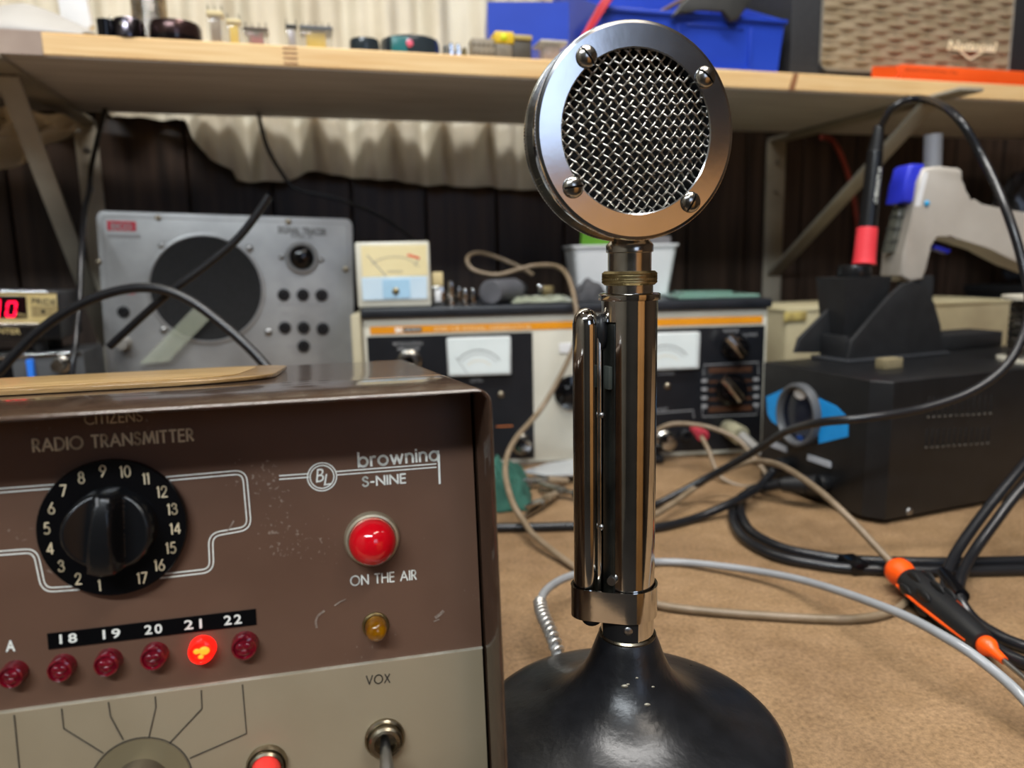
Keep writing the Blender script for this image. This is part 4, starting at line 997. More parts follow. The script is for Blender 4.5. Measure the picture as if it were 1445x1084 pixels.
MB().cube2((-.006, -.0105, -.0034), (.006, .0085, .0048), .002, Matrix.Translation(tie-O) @ Matrix.Rotation(R(8), 4, 'Z')).ob('cable_tie', black_gl, root)
cable('black_lead', 'black lead running flat along the bench behind the microphone post', [atz(px, py, .0034) for px, py in ((560, 752), (640, 748), (700, 745), (760, 744), (815, 743), (870, 747), (925, 745), (980, 732))]+[atz(1036, 708, .0115), atz(1068, 690, .0125)]+[pl2.lerp(atz(1068, 690, .0034), .35), pl2], .0034, cord_blk)
TI, TK2 = atz(1337, 812, .0112), None
bw = thing('tool_cord_pair', 'pair of black cords tied together, dropping onto the bench behind the screwdriver', 'cable', loc=(TI.x, TI.y, 0)); O = Vector((TI.x, TI.y, 0))
s1 = [at(1500, 590, .49), at(1445, 656, .465), at(1392, 720, .445), at(1352, 776, .425), atz(1336, 814, .0118), atz(1339, 852, .0045), atz(1364, 888, .0036), atz(1402, 913, .0036), atz(1448, 937, .0036), atz(1530, 965, .0036)]
s2 = [at(1530, 600, .47), at(1445, 686, .450), at(1400, 743, .436), at(1366, 793, .418), atz(1353, 836, .0118), atz(1372, 872, .0045), atz(1408, 897, .0036), atz(1450, 914, .0036), atz(1530, 934, .0036)]
for s_ in (s1, s2): MB().tube([p_-O for p_ in s_], .0032, 12, 10).ob('cord', cord_blk, bw, ang=80)
q1, q2 = s1[4], s2[4]
MB().cyl(q1-O+(q1-q2)*.25, q2-O+(q2-q1)*.25, .0040, n=14).ob('cable_tie', black_gl, bw)

# iron stand on the station, iron, cord
SY = SOL.hit(1200, 512, 2, SZ).y
SD = thing('iron_stand', 'black sheet-metal soldering iron stand with curved side cheeks, on the station', 'stand', SOL)
def spoly(name, m, pix, y, th, par):
    pts = [SOL.hit(px, py, 1, y) for px, py in pix]
    return MB().prism([(p_.x, max(p_.z, SZ+.0004)) for p_ in pts], th, Matrix.Translation((0, y+th, 0)) @ Matrix.Rotation(PI/2, 4, 'X'), bev=.0006).ob(name, m, par)
std_m = mat('stand_black', '#212224', .55, c2='#1b1c1e', scale=90, bump=.05, bscale=900)
spoly('side_cheek', std_m, [(1196, 513), (1201, 482), (1225, 455), (1258, 416), (1274, 401), (1290, 397), (1306, 405), (1319, 428), (1328, 460), (1331, 506)], SY, .0035, SD)
x_r = SOL.hit(1331, 506, 1, SY).x; x_l = SOL.hit(1196, 513, 1, SY).x
YB = min(SY+.058, SWD-.006)
spoly('side_cheek', std_m, [(1122, 498), (1128, 478), (1168, 438), (1195, 420), (1215, 420), (1240, 430), (1250, 499)], YB, .0035, SD)
MB().cube2((x_l-.004, SY-.004, SZ+.0002), (x_r+.004, YB+.006, SZ+.0028), .0008).ob('base_plate', mat('plate_grey', '#55585d', .35, .6, scale=40), SD)
MB().cube2((x_l+.001, SY+.0036, SZ+.003), (x_l+.0045, YB, SZ+.022), .0008).ob('front_wall', std_m, SD)
a = SOL.hit(1172, 392, 1, SY+.03); b_ = SOL.hit(1236, 392, 1, SY+.03); zb = SOL.hit(1200, 470, 1, SY+.03).z
xm = (a.x+b_.x)/2; hw = (b_.x-a.x)/2
rg = [[Vector((xm+u*hw*k_, SY+.030+v*.017*k_, z_)) for u, v in ((-1, -1), (1, -1), (1, 1), (-1, 1))] for k_, z_ in ((.72, SZ+.003), (1.0, a.z))]
MB().rings(rg).ob('holder_block', std_m, SD, smooth=False)
ctop = SOL.M @ Vector((xm, SY+.03, a.z)); ctop_l = Vector((xm, SY+.03, a.z))
MB().cyl(ctop_l, ctop_l+Vector((0, 0, .0105)), .0145, .0135, n=28, bev=.001).ob('collar', black_pl, SD)
MB().cube2((x_r, SY+.014, SZ+.0004), (SOL.hit(1413, 500, 1, SY+.014).x, SY+.05, SOL.hit(1380, 470, 1, SY+.014).z), .001).ob('sponge_tray', std_m, SD)
YI = ctop.y
ib = at(1219, 374, YI); ir1 = at(1224, 322, YI+.004); ir2 = at(1235, 215, YI+.010); ir3 = at(1241, 178, YI+.012)
ib.z = min(ib.z, ctop.z+.0108)
irn = thing('soldering_iron', 'soldering iron with coral red grip and black handle, upright in its stand', 'soldering iron', loc=ib); O = ib.copy()
MB().tube([ib-O+Vector((0, 0, .0004)), ib.lerp(ir1, .15)-O, ib.lerp(ir1, .5)-O, ib.lerp(ir1, .93)-O, ir1-O], lambda q: (.0103 if q < .06 else .0096-.0012*q), 24, 6).ob('red_grip', mat('coral_grip', '#e8404a', .55, c2='#dc343e', scale=40, bump=.08, bscale=300), irn)
MB().tube([ir1-O, ir1.lerp(ir2, .5)-O, ir2-O], lambda q: .0078-.0012*q, 20, 8).ob('handle', black_pl, irn)
MB().tube([ir2-O, ir2.lerp(ir3, .5)-O, ir3-O], lambda q: .0062-.0022*q, 16, 6).ob('cord_boot', rubber, irn)
for k in range(5):
    p_ = ir2.lerp(ir3, .1+.16*k)-O; MB().cyl(p_, p_+Vector((0, 0, .0024)), .0062-.0004*k, n=16).ob('boot_rib', rubber, irn)
tm = ir1.lerp(ir2, .52)-O; tdir = (ir2-ir1)
tx_o = text('T12 80WATT M', white_ink, irn, tm+Vector((.0010, -.0084, 0)), .034, .0030, ang=90-math.degrees(math.atan2(tdir.x, tdir.z)), bold=.01)
cord_pts = [ir3+Vector((-.0005, 0, -.004)), at(1262, 150, YI), at(1298, 139, YI-.01), at(1345, 160, .55), at(1386, 222, .53), at(1421, 300, .50), at(1444, 376, .485), at(1452, 440, .475), at(1427, 507, .465), at(1374, 551, .46), at(1300, 577, .457), at(1220, 590, .455), at(1160, 596, .47), at(1110, 609, .51), at(1060, 640, .55), at(1000, 673, .575), atz(925, 712, .0035), atz(870, 732, .0035)]
MB().tube([p_-O for p_ in cord_pts], .0029, 10, 10).ob('cord', cord_blk, irn, ang=80, label='black cord looping back across the station')

# desoldering gun behind the stand
GH_ = SOL.M @ Vector((.118, SY+.070, SZ))
GY = GH_.y
gfr = Fr((0, GY, 0), 4)
gun = thing('desoldering_gun', 'grey pistol-shaped desoldering gun with blue cap, behind the iron stand', 'tool', Fr((GH_.x, GY, 0), 4)); GI = Fr((GH_.x, GY, 0), 4)
gun_m = mat('gun_grey', '#bcb6ac', .4, .2, c2='#afa89e', scale=20)
def gpoly(name, m, pix, th, y0, bev=.0, par=None):
    pts = [GI.P(px, py, y0) for px, py in pix]
    return MB().prism([(p_.x, p_.z) for p_ in pts], th, Matrix.Translation((0, y0+th, 0)) @ Matrix.Rotation(PI/2, 4, 'X'), bev=bev).ob(name, m, par or gun, ang=50)
gpoly('body', gun_m, [(p_.x, p_.y) for p_ in smooth_path([Vector((x_, y_, 0)) for x_, y_ in [(1304, 237), (1350, 237), (1357, 241), (1359, 250), (1357, 262), (1361, 274), (1369, 282), (1385, 288), (1445, 300), (1520, 315), (1520, 394), (1445, 375), (1400, 352), (1350, 336), (1336, 330), (1322, 330), (1315, 338), (1311, 360), (1303, 394), (1270, 389), (1284, 320), (1292, 280)]], 2, True)], .034, -.017, bev=.0025)
gpoly('blue_cap', mat('gun_blue', '#2a35c8', .4, c2='#232db4', scale=20), [(1283, 234), (1288, 231), (1306, 231), (1302, 256), (1291, 287), (1271, 286), (1277, 258)], .026, -.013, bev=.003)
gpoly('filter_tube', mat('smoked_tube', '#8a8a80', .15, c2='#6f7066', scale=20, trans=.5), [(1270, 290), (1287, 290), (1272, 359), (1254, 357)], .014, -.004, bev=.003)
for py in (305, 322, 340): gpoly('tube_ring', black_mt, [(1266.5-(py-305)*.22, py), (1283-(py-305)*.22, py), (1282.5-(py-305)*.22, py+2), (1266-(py-305)*.22, py+2)], .0145, -.0045)
a = GI.P(1316, 237, .004); b_ = GI.P(1317, 190, .004)
MB().cyl(a-Vector((0, 0, .004)), b_, .0078, .0078, n=20).ob('hose_fitting', mat('fitting_grey', '#83868c', .4, .3, scale=20), gun)
a = GI.P(1308, 287, -.0178); MB().sph(a, .0026, (1, .5, 1), 14).ob('indicator_dot', mat('cyan_dot', '#2aa8e0', .3, scale=20), gun)
gpoly('white_sticker', white_pl, [(1303, 242), (1310, 243), (1299, 291), (1291, 291)], .0004, -.0174)
gpoly('trigger', MATS['gun_blue'], [(1319, 345), (1343, 353), (1338, 358), (1318, 351)], .010, -.005, bev=.001)
hz = GI.P(1290, 390, 0).z
hold = thing('gun_holder', 'black upright cradle holding the grey gun, behind the curved stand', 'stand', Fr((GI.M @ Vector((GI.P(1298, 388, 0).x, 0, 0)))[:2]+(SZ,) if False else Vector(((GI.M @ GI.P(1292, 388, 0)).x, GY, SZ)), 4))
MB().cube2((-.020, -.004, .0002), (.026, .018, .004), .001).ob('foot_plate', std_m, hold)
MB().cube2((-.012, -.002, .003), (.016, .016, hz-SZ+.001), .003).ob('cradle', std_m, hold)

# behind the station: long beige carton, bag, spool
bx = Fr(Vector((at(1110, 450, .80).x, .80, 0)), 15.5)
bo = thing('carton', 'low beige carton behind the soldering station', 'box', bx)
kraft = mat('beige_card', '#b3a988', .7, c2='#a2977a', scale=20)
cz = bx.P(1300, 428).z; cxr = bx.P(1425, 440).x
MB().cube2((0, 0, .0003), (cxr, .11, cz-.004), .001).ob('body', kraft, bo)
MB().cube2((-.001, -.001, cz-.004), (cxr+.001, .111, cz), .0008).ob('lid', mat('beige_lid', '#c0b795', .7, c2='#aba07d', scale=14), bo)
q = bx.P(1117, 448); MB().cube2((q.x-.01, -.002, q.z-.004), (q.x+.018, 0, q.z+.006), .0005).ob('label_patch', mat('yellow_patch', '#c9b56a', .7, c2='#8f7d4a', scale=60), bo)
def blob(u, v):
    a_ = 2*PI*u; ph = PI*(v-.5); k_ = 1+.18*noise.noise(Vector((3*math.cos(a_)*math.cos(ph), 3*math.sin(a_)*math.cos(ph), 3*math.sin(ph))))+.1*noise.noise(Vector((9*math.cos(a_)*math.cos(ph), 9*math.sin(a_)*math.cos(ph), 9*math.sin(ph))))
    return Vector((.075*math.cos(a_)*math.cos(ph)*k_, .04*math.sin(a_)*math.cos(ph)*k_, .088+.082*math.sin(ph)*k_))
bag = MB().grid(48, 30, blob).ob('plastic_bag', mat('smoky_plastic', '#4c5058', .18, c2='#34373d', scale=14, coat=.3, alpha=.9), None, ang=60)
bag.location = SFR.M @ Vector((SFR.P(1440, 320, .19).x+.028, .19, 0)); bag.location.z = .148; bag.rotation_euler = (0, 0, R(15.5))
tag(bag, 'dark smoky plastic bag of parts behind the grey gun', 'bag')
bs = thing('parts_crate', 'dark crate under the plastic bag by the back wall', 'crate', Fr(SFR.M @ Vector((SFR.P(1440, 320, .19).x+.028, .19, 0)), 15.5))
MB().cube2((-.06, -.045, .0003), (.10, .055, .140), .002).ob('body', black_mt, bs); MB().cube2((-.063, -.048, .136), (.103, .058, .148), .002).ob('rim', black_mt, bs)
SPX = SOL.hit(1468, 510, 2, SZ)
SPX.y = max(SPX.y, .02)
spl_ = thing('solder_spool', 'solder spool with pale flanges and silver winding at the right edge', 'spool', Fr(SOL.M @ Vector((SPX.x, SPX.y, SZ)), 21))
zt_ = SOL.hit(1440, 419, 1, SPX.y).z-SZ
pale = mat('pale_flange', '#c9c4b4', .45, scale=20)
MB().lathe([(.031, 0.0003), (.031, .003), (.006, .003)], 40).ob('bottom_flange', pale, spl_)
MB().lathe([(.031, zt_-.003), (.031, zt_), (.012, zt_), (.012, zt_-.003)], 40, cap=False).ob('top_flange', pale, spl_)
prof = []
nW = 16
for k in range(nW*4+1):
    z_ = .003+(zt_-.006)*k/(nW*4); prof.append((.0215+.0012*abs(math.sin(PI*k/4))+.0012*math.sin(k*.7), z_))
MB().lathe([(.004, .003)]+prof+[(.004, zt_-.003)], 40).ob('winding', mat('solder_wire', '#a7a6a4', .28, 1., c2='#5f5e5c', scale=200, stretch=(1, 1, 4)), spl_)
q = SOL.hit(1254, 520, 2, SZ)
ob_ = MB().cube2((-.0095, -.005, 0.0002), (.0095, .005, .0085), .0006).ob('wood_chip', mat('chip_tan', '#8f8467', .6, c2='#7c7155', scale=60), None)
ob_.matrix_world = Fr(SOL.M @ Vector((q.x, max(q.y, .006), SZ)), 21).M; tag(ob_, 'small tan block lying on the station edge before the stand', 'block')

# ------------------------------------------------------------------ leads and tools on the bench
tanp = [at(*q) for q in ((752, 388, .80), (735, 378, .80), (700, 363, .80), (672, 357, .79), (659, 366, .77), (668, 381, .765), (700, 388, .76), (730, 381, .765), (755, 375, .765), (785, 376, .75), (802, 392, .72), (812, 430, .69), (815, 468, .684), (800, 512, .68), (765, 575, .665), (726, 622, .62), (713, 660, .575), (722, 706, .535))]
tanp += [atz(px, py, z_) for px, py, z_ in ((742, 740, .0105), (756, 758, .0085), (810, 800, .0028), (868, 835, .0028), (925, 853, .0028), (1000, 863, .0028), (1150, 873, .0028), (1222, 872, .0028), (1268, 858, .0028), (1290, 830, .0028), (1274, 808, .0085), (1252, 788, .0125), (1200, 733, .030), (1150, 688, .042), (1098, 656, .044), (1055, 653, .034), (1000, 676, .018), (942, 716, .0105), (895, 742, .0105))]
cable('twin_wire', 'thin tan twin wire looping off the signal generator and across the bench', tanp, .0024, tan_wire, n=8, sub=8)
clipp = [at(*q) for q in ((990, 617, .664), (1000, 636, .650), (1009, 660, .640))]+[at(*q) for q in ((1020, 676, .632), (1050, 687, .622), (1076, 682, .618), (1080, 668, .622), (1064, 647, .635), (1040, 620, .650), (1000, 603, .66), (955, 598, .672), (930, 606, .676), (922, 618, .680))]
cl = thing('clip_lead', 'thin tan clip lead with a red clip on the signal generator terminals', 'cable', loc=clipp[0]); O = clipp[0]
MB().tube([p_-O for p_ in clipp], .0021, 8, 8).ob('wire', tan_wire, cl, ang=80)
MB().cyl((0, 0, 0), (-.001, .020, .004), .0042, .0052, n=14).ob('red_boot', redp, cl)

sdA, sdB = atz(1270, 808, .0125), atz(1394, 913, .0075)
dv_ = (sdB-sdA); Ls = dv_.length; Ms = Matrix.Translation(sdA) @ dv_.to_track_quat('Z', 'Y').to_matrix().to_4x4()
sd = thing('screwdriver', 'black and orange precision screwdriver lying under the grey cable', 'screwdriver', loc=(sdA.x, sdA.y, 0))
MI = Matrix.Translation((-sdA.x, -sdA.y, 0)) @ Ms
MB().lathe([(0, -.0085), (.003, -.0081), (.0060, -.0062), (.0080, -.0028), (.0083, .0005), (.0076, .004), (.0062, .0072), (.0062, .011), (.0066, .012)], 32, MI).ob('end_cap', orange_pl, sd)
MB().lathe([(.0062, .0095), (.0079, .0105), (.0086, .014), (.0090, .022), (.0083, Ls*.46), (.0080, Ls*.55), (.0077, Ls*.70), (.0068, Ls*.86), (.0060, Ls*.955), (.004, Ls*.965)], 32, MI).ob('grip', rubber, sd)
for k in range(6):
    for zc_ in (.020, .034):
        a_ = k*PI/3+(.5 if zc_ > .03 else 0)
        MB().sph((.0086*math.cos(a_), .0086*math.sin(a_), zc_), .0042, (.35, .75, 1.45), 12, MI).ob('grip_pad', mat('grip_pad', '#121315', .5, scale=80), sd)
for a_ in (.3, 3.3):
    MB().tube([MI @ Vector((.0088*math.cos(a_), .0088*math.sin(a_), .012)), MI @ Vector((.0092*math.cos(a_), .0092*math.sin(a_), .03)), MI @ Vector((.0080*math.cos(a_), .0080*math.sin(a_), Ls*.66)), MI @ Vector((.0060*math.cos(a_), .0060*math.sin(a_), Ls*.9))], .0008, 8).ob('orange_rib', orange_pl, sd)
MB().lathe([(.0040, Ls*.955), (.0048, Ls*.97), (.0050, Ls*1.0), (.0040, Ls*1.03), (.0028, Ls*1.05), (.0022, Ls*1.12), (.0020, Ls*1.15)], 24, MI).ob('collar', orange_pl, sd)
MB().cyl(MI @ Vector((0, 0, Ls*1.13)), MI @ Vector((0, 0, Ls*1.55)), .0014, n=12).ob('shaft', steel, sd)

# green rag, scraper blade, crocodile clips in front of the generator
grag = mat('teal_cloth', '#2c5a4d', .9, c2='#1c4238', scale=40, bump=.3, bscale=500)
RC = atz(712, 716, 0)
def rag2(u, v):
    x_, y_ = -.045+.068*u, -.012+.085*v; e = min(u, 1-u, v, 1-v)*2
    h_ = .0006+.026*min(1, e*2.4)*(.55+.55*noise.noise(Vector((u*3.3, v*3.3, 7)))+.5*abs(noise.noise(Vector((u*8, v*8, 2))))+.15*noise.noise(Vector((u*20, v*20, 2))))
    return Vector((x_+.006*noise.noise(Vector((u*4, v*4, 1))), y_+.006*noise.noise(Vector((u*4, v*4, 9))), max(.0005, h_)))
o = MB().grid(40, 40, rag2).ob('rag', grag, None, ang=180); o.location = RC; solid(o, .0008); tag(o, 'crumpled teal green rag on the bench beside the transmitter', 'rag')
b0, b1 = atz(738, 664, .010), atz(830, 650, .010)
bl = thing('scraper', 'bright steel scraper blade lying in front of the signal generator', 'tool', loc=(b0.x, b0.y, 0)); O = Vector((b0.x, b0.y, 0))
pts = [atz(*q, .010)-O for q in ((737, 665), (770, 654), (850, 640), (850, 668), (770, 670))]
MB().prism([(p_.x, p_.y) for p_ in pts], .0012, Matrix.Translation((0, 0, .0085))).ob('blade', mat('bright_steel', '#d8dde2', .25, .6, scale=20), bl, smooth=False)
p_ = atz(850, 654, .0005)-O; MB().cube2((p_.x-.008, p_.y-.008, .0003), (p_.x+.06, p_.y+.008, .0088), .003).ob('handle', black_pl, bl)
def croc(px, py, yaw, label, boot):
    c_ = atz(px, py, .0); t_ = thing('crocodile_clip', label, 'clip', loc=c_, yaw=yaw, group='crocodile clips')
    for s_ in (1, -1):
        M = Matrix.Translation((0, 0, .0068)) @ Matrix.Rotation(R(6*s_), 4, 'Y')
        MB().prism([(-.022, -.0012), (-.006, -.0034), (.010, -.0034), (.018, -.0030), (.018, .0030), (.010, .0034), (-.006, .0034), (-.022, .0012)], .0016, M @ Matrix.Translation((0, 0, .0006 if s_ > 0 else -.0024)), bev=.0004).ob('jaw', chrome_w, t_)
        for k in range(4): MB().box((-.019+.0035*k, 0, s_*-.0002), (.0012, .0026, .0018), 0, M).ob('tooth', chrome_w, t_)
    MB().cyl((.002, -.0045, .0068), (.002, .0045, .0068), .0022, n=14).ob('pivot', steel, t_)
    MB().cyl((.014, 0, .0068), (.032, 0, .0048), .0040, .0026, n=14).ob('boot', boot, t_)
    return t_
croc(752, 690, 12, 'crocodile clip nearest the teal rag', MATS['tan_cord'])
croc(790, 703, -35, 'crocodile clip lying in front, nearest the microphone post', black_mt)
croc(760, 722, 60, 'crocodile clip with tan boot, lying lowest behind the black lead', MATS['tan_cord'])

# ------------------------------------------------------------------ black cords at the left
arc = [at(-60, 640, .47), at(-30, 560, .475), at(0, 523, .48), at(60, 463, .485), at(130, 422, .487), at(200, 406, .487), at(258, 419, .485), at(318, 461, .48), at(372, 513, .475), at(404, 560, .47), at(418, 640, .47), at(420, 740, .47)]
arc[0] = at(-60, 700, .47); arc[-1] = Vector((arc[-1].x, arc[-1].y, .0036)); arc[0].z = .0036
c1 = thing('black_cable', 'thick black cable arching up behind the transmitter, with a cut stub across it', 'cable', loc=(arc[0].x, arc[0].y, 0)); O = Vector((arc[0].x, arc[0].y, 0))
MB().tube([p_-O for p_ in arc], .0032, 12, 10).ob('arch', cord_blk, c1, ang=80)
stub = [at(155, 489, .500), at(196, 451, .4985), at(243, 410, .4925), at(290, 375, .495), at(332, 340, .498), at(360, 306, .50), at(380, 276, .502)]
MB().tube([p_-O for p_ in stub], .0027, 12, 8).ob('stub', cord_blk, c1, ang=80)
d_ = (stub[0]-stub[1]).normalized(); MB().cyl(stub[0]-O-d_*.001, stub[0]-O+d_*.0006, .0019, n=12).ob('cut_end', mat('copper_end', '#8d8672', .5, .5, scale=60), c1)
tp_ = SFR.M @ Vector((SFR.P(131, 165, .20).x+.012, .20, SH_B-.002))
cable('thin_lead', 'thin black lead dropping from the shelf beside the signal tracer', [tp_, at(130, 230, .735), at(126, 268, .71), at(119, 300, .685), at(115, 360, .65), at(112, 430, .625), at(106, 490, .60), at(101, 540, .59), at(100, 640, .585)], .0024, cord_blk)
tp_ = SFR.M @ Vector((SFR.P(366, 160, .215).x, .20, SH_B-.0015))
cable('hanging_lead', 'thin black lead hanging under the shelf in front of the curtain hem', [tp_, at(369, 180, .765), at(378, 210, .765), at(396, 242, .77), at(418, 266, .775), at(470, 279, .785), at(520, 297, .80), at(560, 320, .82), at(590, 350, .83), at(600, 420, .83)], .0021, cord_blk)
tp_ = SFR.M @ Vector((SFR.P(1160, 180, .24).x, .24, SH_B-.002))
cable('red_lead', 'dull red lead hanging behind the right shelf bracket brace', [tp_]+[SFR.M @ SFR.P(px, py, .262) for px, py in ((1176, 200), (1193, 235), (1204, 275), (1210, 320), (1214, 380), (1214, 470))], .0036, mat('red_cord', '#9c3f2e', .45, c2='#7e2f24', scale=40))
# clear plastic sleeve leaning on the tracer
ps = [ST.P(px, py, -.006) for px, py in ((196, 514), (238, 510), (304, 442), (272, 436))]
o = MB().prism([(p_.x, p_.z) for p_ in ps], .004, Matrix.Translation((0, -.004, 0)) @ Matrix.Rotation(PI/2, 4, 'X'), bev=.001).ob('plastic_sleeve', mat('clear_sleeve', '#d6dccb', .08, c2='#c2cbb0', scale=20, trans=.5, alpha=.42), None)
o.matrix_world = ST.M; tag(o, 'clear plastic sleeve leaning against the front of the signal tracer', 'sleeve')

# ------------------------------------------------------------------ things on top of the generator
def gtop(px, yl): 
    """frame standing on the generator lid at picture column px, yl behind its front"""
    p_ = GF.P(px, 430, yl); return Fr(GF.M @ Vector((p_.x, yl, gzt)), 5)
v0 = gtop(505, .004)
vu = thing('panel_meter', 'cream square panel meter with red scale end, standing on the signal generator', 'meter', v0)
x1_, z1_ = v0.P(607, 385).x, v0.P(555, 341).z
vp = Panel(v0, vu)
MB().cube2((0, 0, .0004), (x1_, .012, z1_), .0018).ob('housing', mat('meter_clear', '#d5d3c4', .25, scale=20, coat=.3), vu)
MB().cyl((x1_/2, .012, z1_*.5), (x1_/2, .04, z1_*.5), .02, n=32).ob('movement', black_pl, vu)
vp.plate('scale_card', mat('cream_card', '#e6d9ab', .5, c2='#ddcf9f', scale=20), 510, 346, 603, 390, .0003)
vp.plate('lower_window', mat('pale_blue_pl', '#cfe0ea', .15, c2='#bdd6e8', scale=12, coat=.4), 511, 391, 603, 423, .0012)
vp.plate('blue_tint', mat('blue_tint', '#a9d0ea', .2, scale=20), 540, 394, 579, 421, .0004, y=-.0012)
vp.disc('zero_screw', brass, 558.5, 411, 5, SCREW, y=-.0016, n=16)
vp.arc(556, 412, 50, 45, 130, grey_ink, .0004, -.0003)
vp.line([(575, 359.5), (592, 364.5)], mat('scale_red', '#e05a40', .6, scale=50), .0022, -.0003)
vp.line([(518, 360), (545, 390)], grey_ink, .0008, -.0003, name='needle'); vp.line([(546, 383), (568, 383)], grey_ink, .0006, -.0003)
vp.line([(585, 375), (591, 365)], grey_ink, .0006, -.0003)
def small(name, label, cat, fr, m, build, group=None):
    mb = MB(); build(mb); o = mb.ob(name, m, None); o.matrix_world = fr.M; return tag(o, label, cat, group)
f_ = gtop(610, .012); xx = f_.P(626, 400).x
cr = thing('crystal_holder', 'small silver and tan crystal can next to the panel meter', 'component', f_)
MB().cube2((0, 0, .0003), (xx, .007, f_.P(617, 404).z), .001).ob('can', chrome_w, cr); MB().cube2((.0008, -.0004, f_.P(617, 404).z), (xx-.0004, .0065, f_.P(617, 384).z), .0008).ob('cap', mat('tan_cap', '#cbb98a', .5, scale=40), cr)
MB().cube2((.003, -.0008, .004), (xx-.003, .0, f_.P(617, 409).z), .0003).ob('label_patch', white_pl, cr)
def connector(px, py_top, r_, yaw, k):
    f_ = gtop(px, .014+.012*(k % 3)); f2 = Fr(f_.M.translation, yaw)
    t_ = thing('connector', ['round bright coax connector standing tallest beside the crystal can', 'small bright connector lying second from the crystal can', 'small bright connector lying third from the crystal can', 'dull bright-tipped connector lying fourth from the crystal can', 'small bright connector closest to the grey handle'][k], 'connector', f2, group='plug connectors on the generator')
    hh = max(f_.P(px, py_top).z, .008)
    MB().lathe([(r_, .0003), (r_, hh*.45), (r_*.7, hh*.5), (r_*.7, hh*.9), (r_*.55, hh), (0, hh)], 20).ob('shell', chrome, t_)
    MB().lathe([(r_*1.12, hh*.16), (r_*1.12, hh*.32)], 6).ob('hex_nut', chrome_w, t_)
for k, (px, pt) in enumerate(((637, 396), (632, 412), (648, 405), (657, 408), (668, 408))): connector(px, pt, .0042 if k == 0 else .0034, 20*k, k)
f_ = gtop(692, .012)
hd = thing('stubby_screwdriver', 'stubby dark grey round-handled screwdriver with blue mark, lying on the signal generator', 'screwdriver', f_)
hr = .0118; hx = .0
MB().tube([(0, -.008, hr+.0004), (.004, 0, hr+.0004), (.020, .022, hr+.0004), (.026, .032, hr+.0004)], lambda q: hr*(.98 if q > .02 else .9), 28, 6).ob('handle', mat('handle_grey', '#5c5d62', .6, c2='#515257', scale=60), hd)
MB().tube([(.0255, .031, hr+.0004), (.034, .046, hr+.0004)], .008, 24, raw=True).ob('collar', black_mt, hd)
MB().sph((.0185, .010, hr+.003), .0042, (1, .5, 1), 14).ob('blue_mark', MATS['gun_blue'], hd)
def film(u, v):
    return Vector((.062*u, .05*v, .0006+.0045*(1+noise.noise(Vector((u*6, v*5, 4))))*min(1, 6*min(u, 1-u, v, 1-v)+.15)))
f_ = gtop(722, .008); o = MB().grid(36, 24, film).ob('clear_bag', mat('clear_film', '#cfd4c4', .12, c2='#aeb59c', scale=25, trans=.3, alpha=.6), None, ang=60); o.matrix_world = f_.M; solid(o, .0004); tag(o, 'flat clear plastic bag lying between the grey handle and the white tub', 'bag')
f_ = gtop(772, .075); small('brass_fitting', 'small brass block behind the clear plastic bag', 'component', f_, brass, lambda mb: (mb.cube2((-.008, 0, .0003), (.008, .01, .014), .002)))
f_ = gtop(762, .07); small('steel_ball', 'tiny bright steel ball standing beside the brass block', 'component', f_, chrome, lambda mb: mb.lathe([(.003, .0003), (.003, .008), (.0042, .010), (.0045, .0125), (.0035, .0155), (0, .0165)], 20))
f_ = gtop(833, .03)
def lump(u, v):
    a_ = 2*PI*u; ph = PI*v/2; k_ = 1+.25*noise.noise(Vector((2*math.cos(a_)*math.cos(ph), 2*math.sin(a_)*math.cos(ph), 2*math.sin(ph)+5)))
    return Vector((.0175*math.cos(a_)*math.cos(ph)*k_, .012*math.sin(a_)*math.cos(ph)*k_, .0004+.0215*math.sin(ph)*k_))
o = MB().grid(32, 12, lump).ob('putty_lump', mat('putty_grey', '#4d4d50', .7, c2='#434346', scale=40), None, ang=80); o.matrix_world = f_.M; tag(o, 'dark grey lump in front of the white tub', 'lump')
f_ = gtop(884, .075)
tb = thing('plastic_tub', 'small white plastic tub standing on the signal generator behind the microphone neck', 'tub', f_)
tz = f_.P(884, 346).z; tw = f_.P(957, 350).x; tw0 = f_.P(809, 350).x; bw_ = f_.P(946, 424).x; bw0 = f_.P(818, 424).x
def tubring(k_, z_, ins): 
    x0_, x1_ = bw0+(tw0-bw0)*k_+ins, bw_+(tw-bw_)*k_-ins; d0, d1 = .006-.006*k_+ins, .060+.006*k_-ins
    return [Vector((x_, y_, z_)) for x_, y_ in rr_loop(x0_, x1_, d0, d1, .006, 4)]
MB().rings([tubring(0, .0004, 0), tubring(1, tz, 0), tubring(1, tz, .0014), tubring(.05, .002, .0014)]).ob('body', mat('tub_white', '#dfe2e4', .35, scale=20), tb, ang=50)
MB().rings([tubring(1, tz-.0015, -.0016), tubring(1, tz+.0008, -.0016), tubring(1, tz+.0008, .0006), tubring(1, tz-.0015, .0006)], False, False).ob('rim', MATS['tub_white'], tb, ang=50)
fg = Fr(f_.M @ Vector(((tw0+tw)/2, .03, .003)), 5)
q0, q1 = fg.P(816, 345), fg.P(868, 345)
small('green_packet', 'lime green packet sticking out of the white tub', 'packet', fg, mat('lime_card', '#6fae2c', .5, c2='#62a024', scale=30), lambda mb: mb.prism([(q0.x, .002), (q1.x, .002), (q1.x, fg.P(850, 330).z), (fg.P(838, 318).x, fg.P(838, 318).z), (fg.P(820, 312).x, fg.P(820, 316).z)], .006, Matrix.Rotation(PI/2, 4, 'X')))
q0, q1 = fg.P(905, 345, .012), fg.P(948, 345, .012)
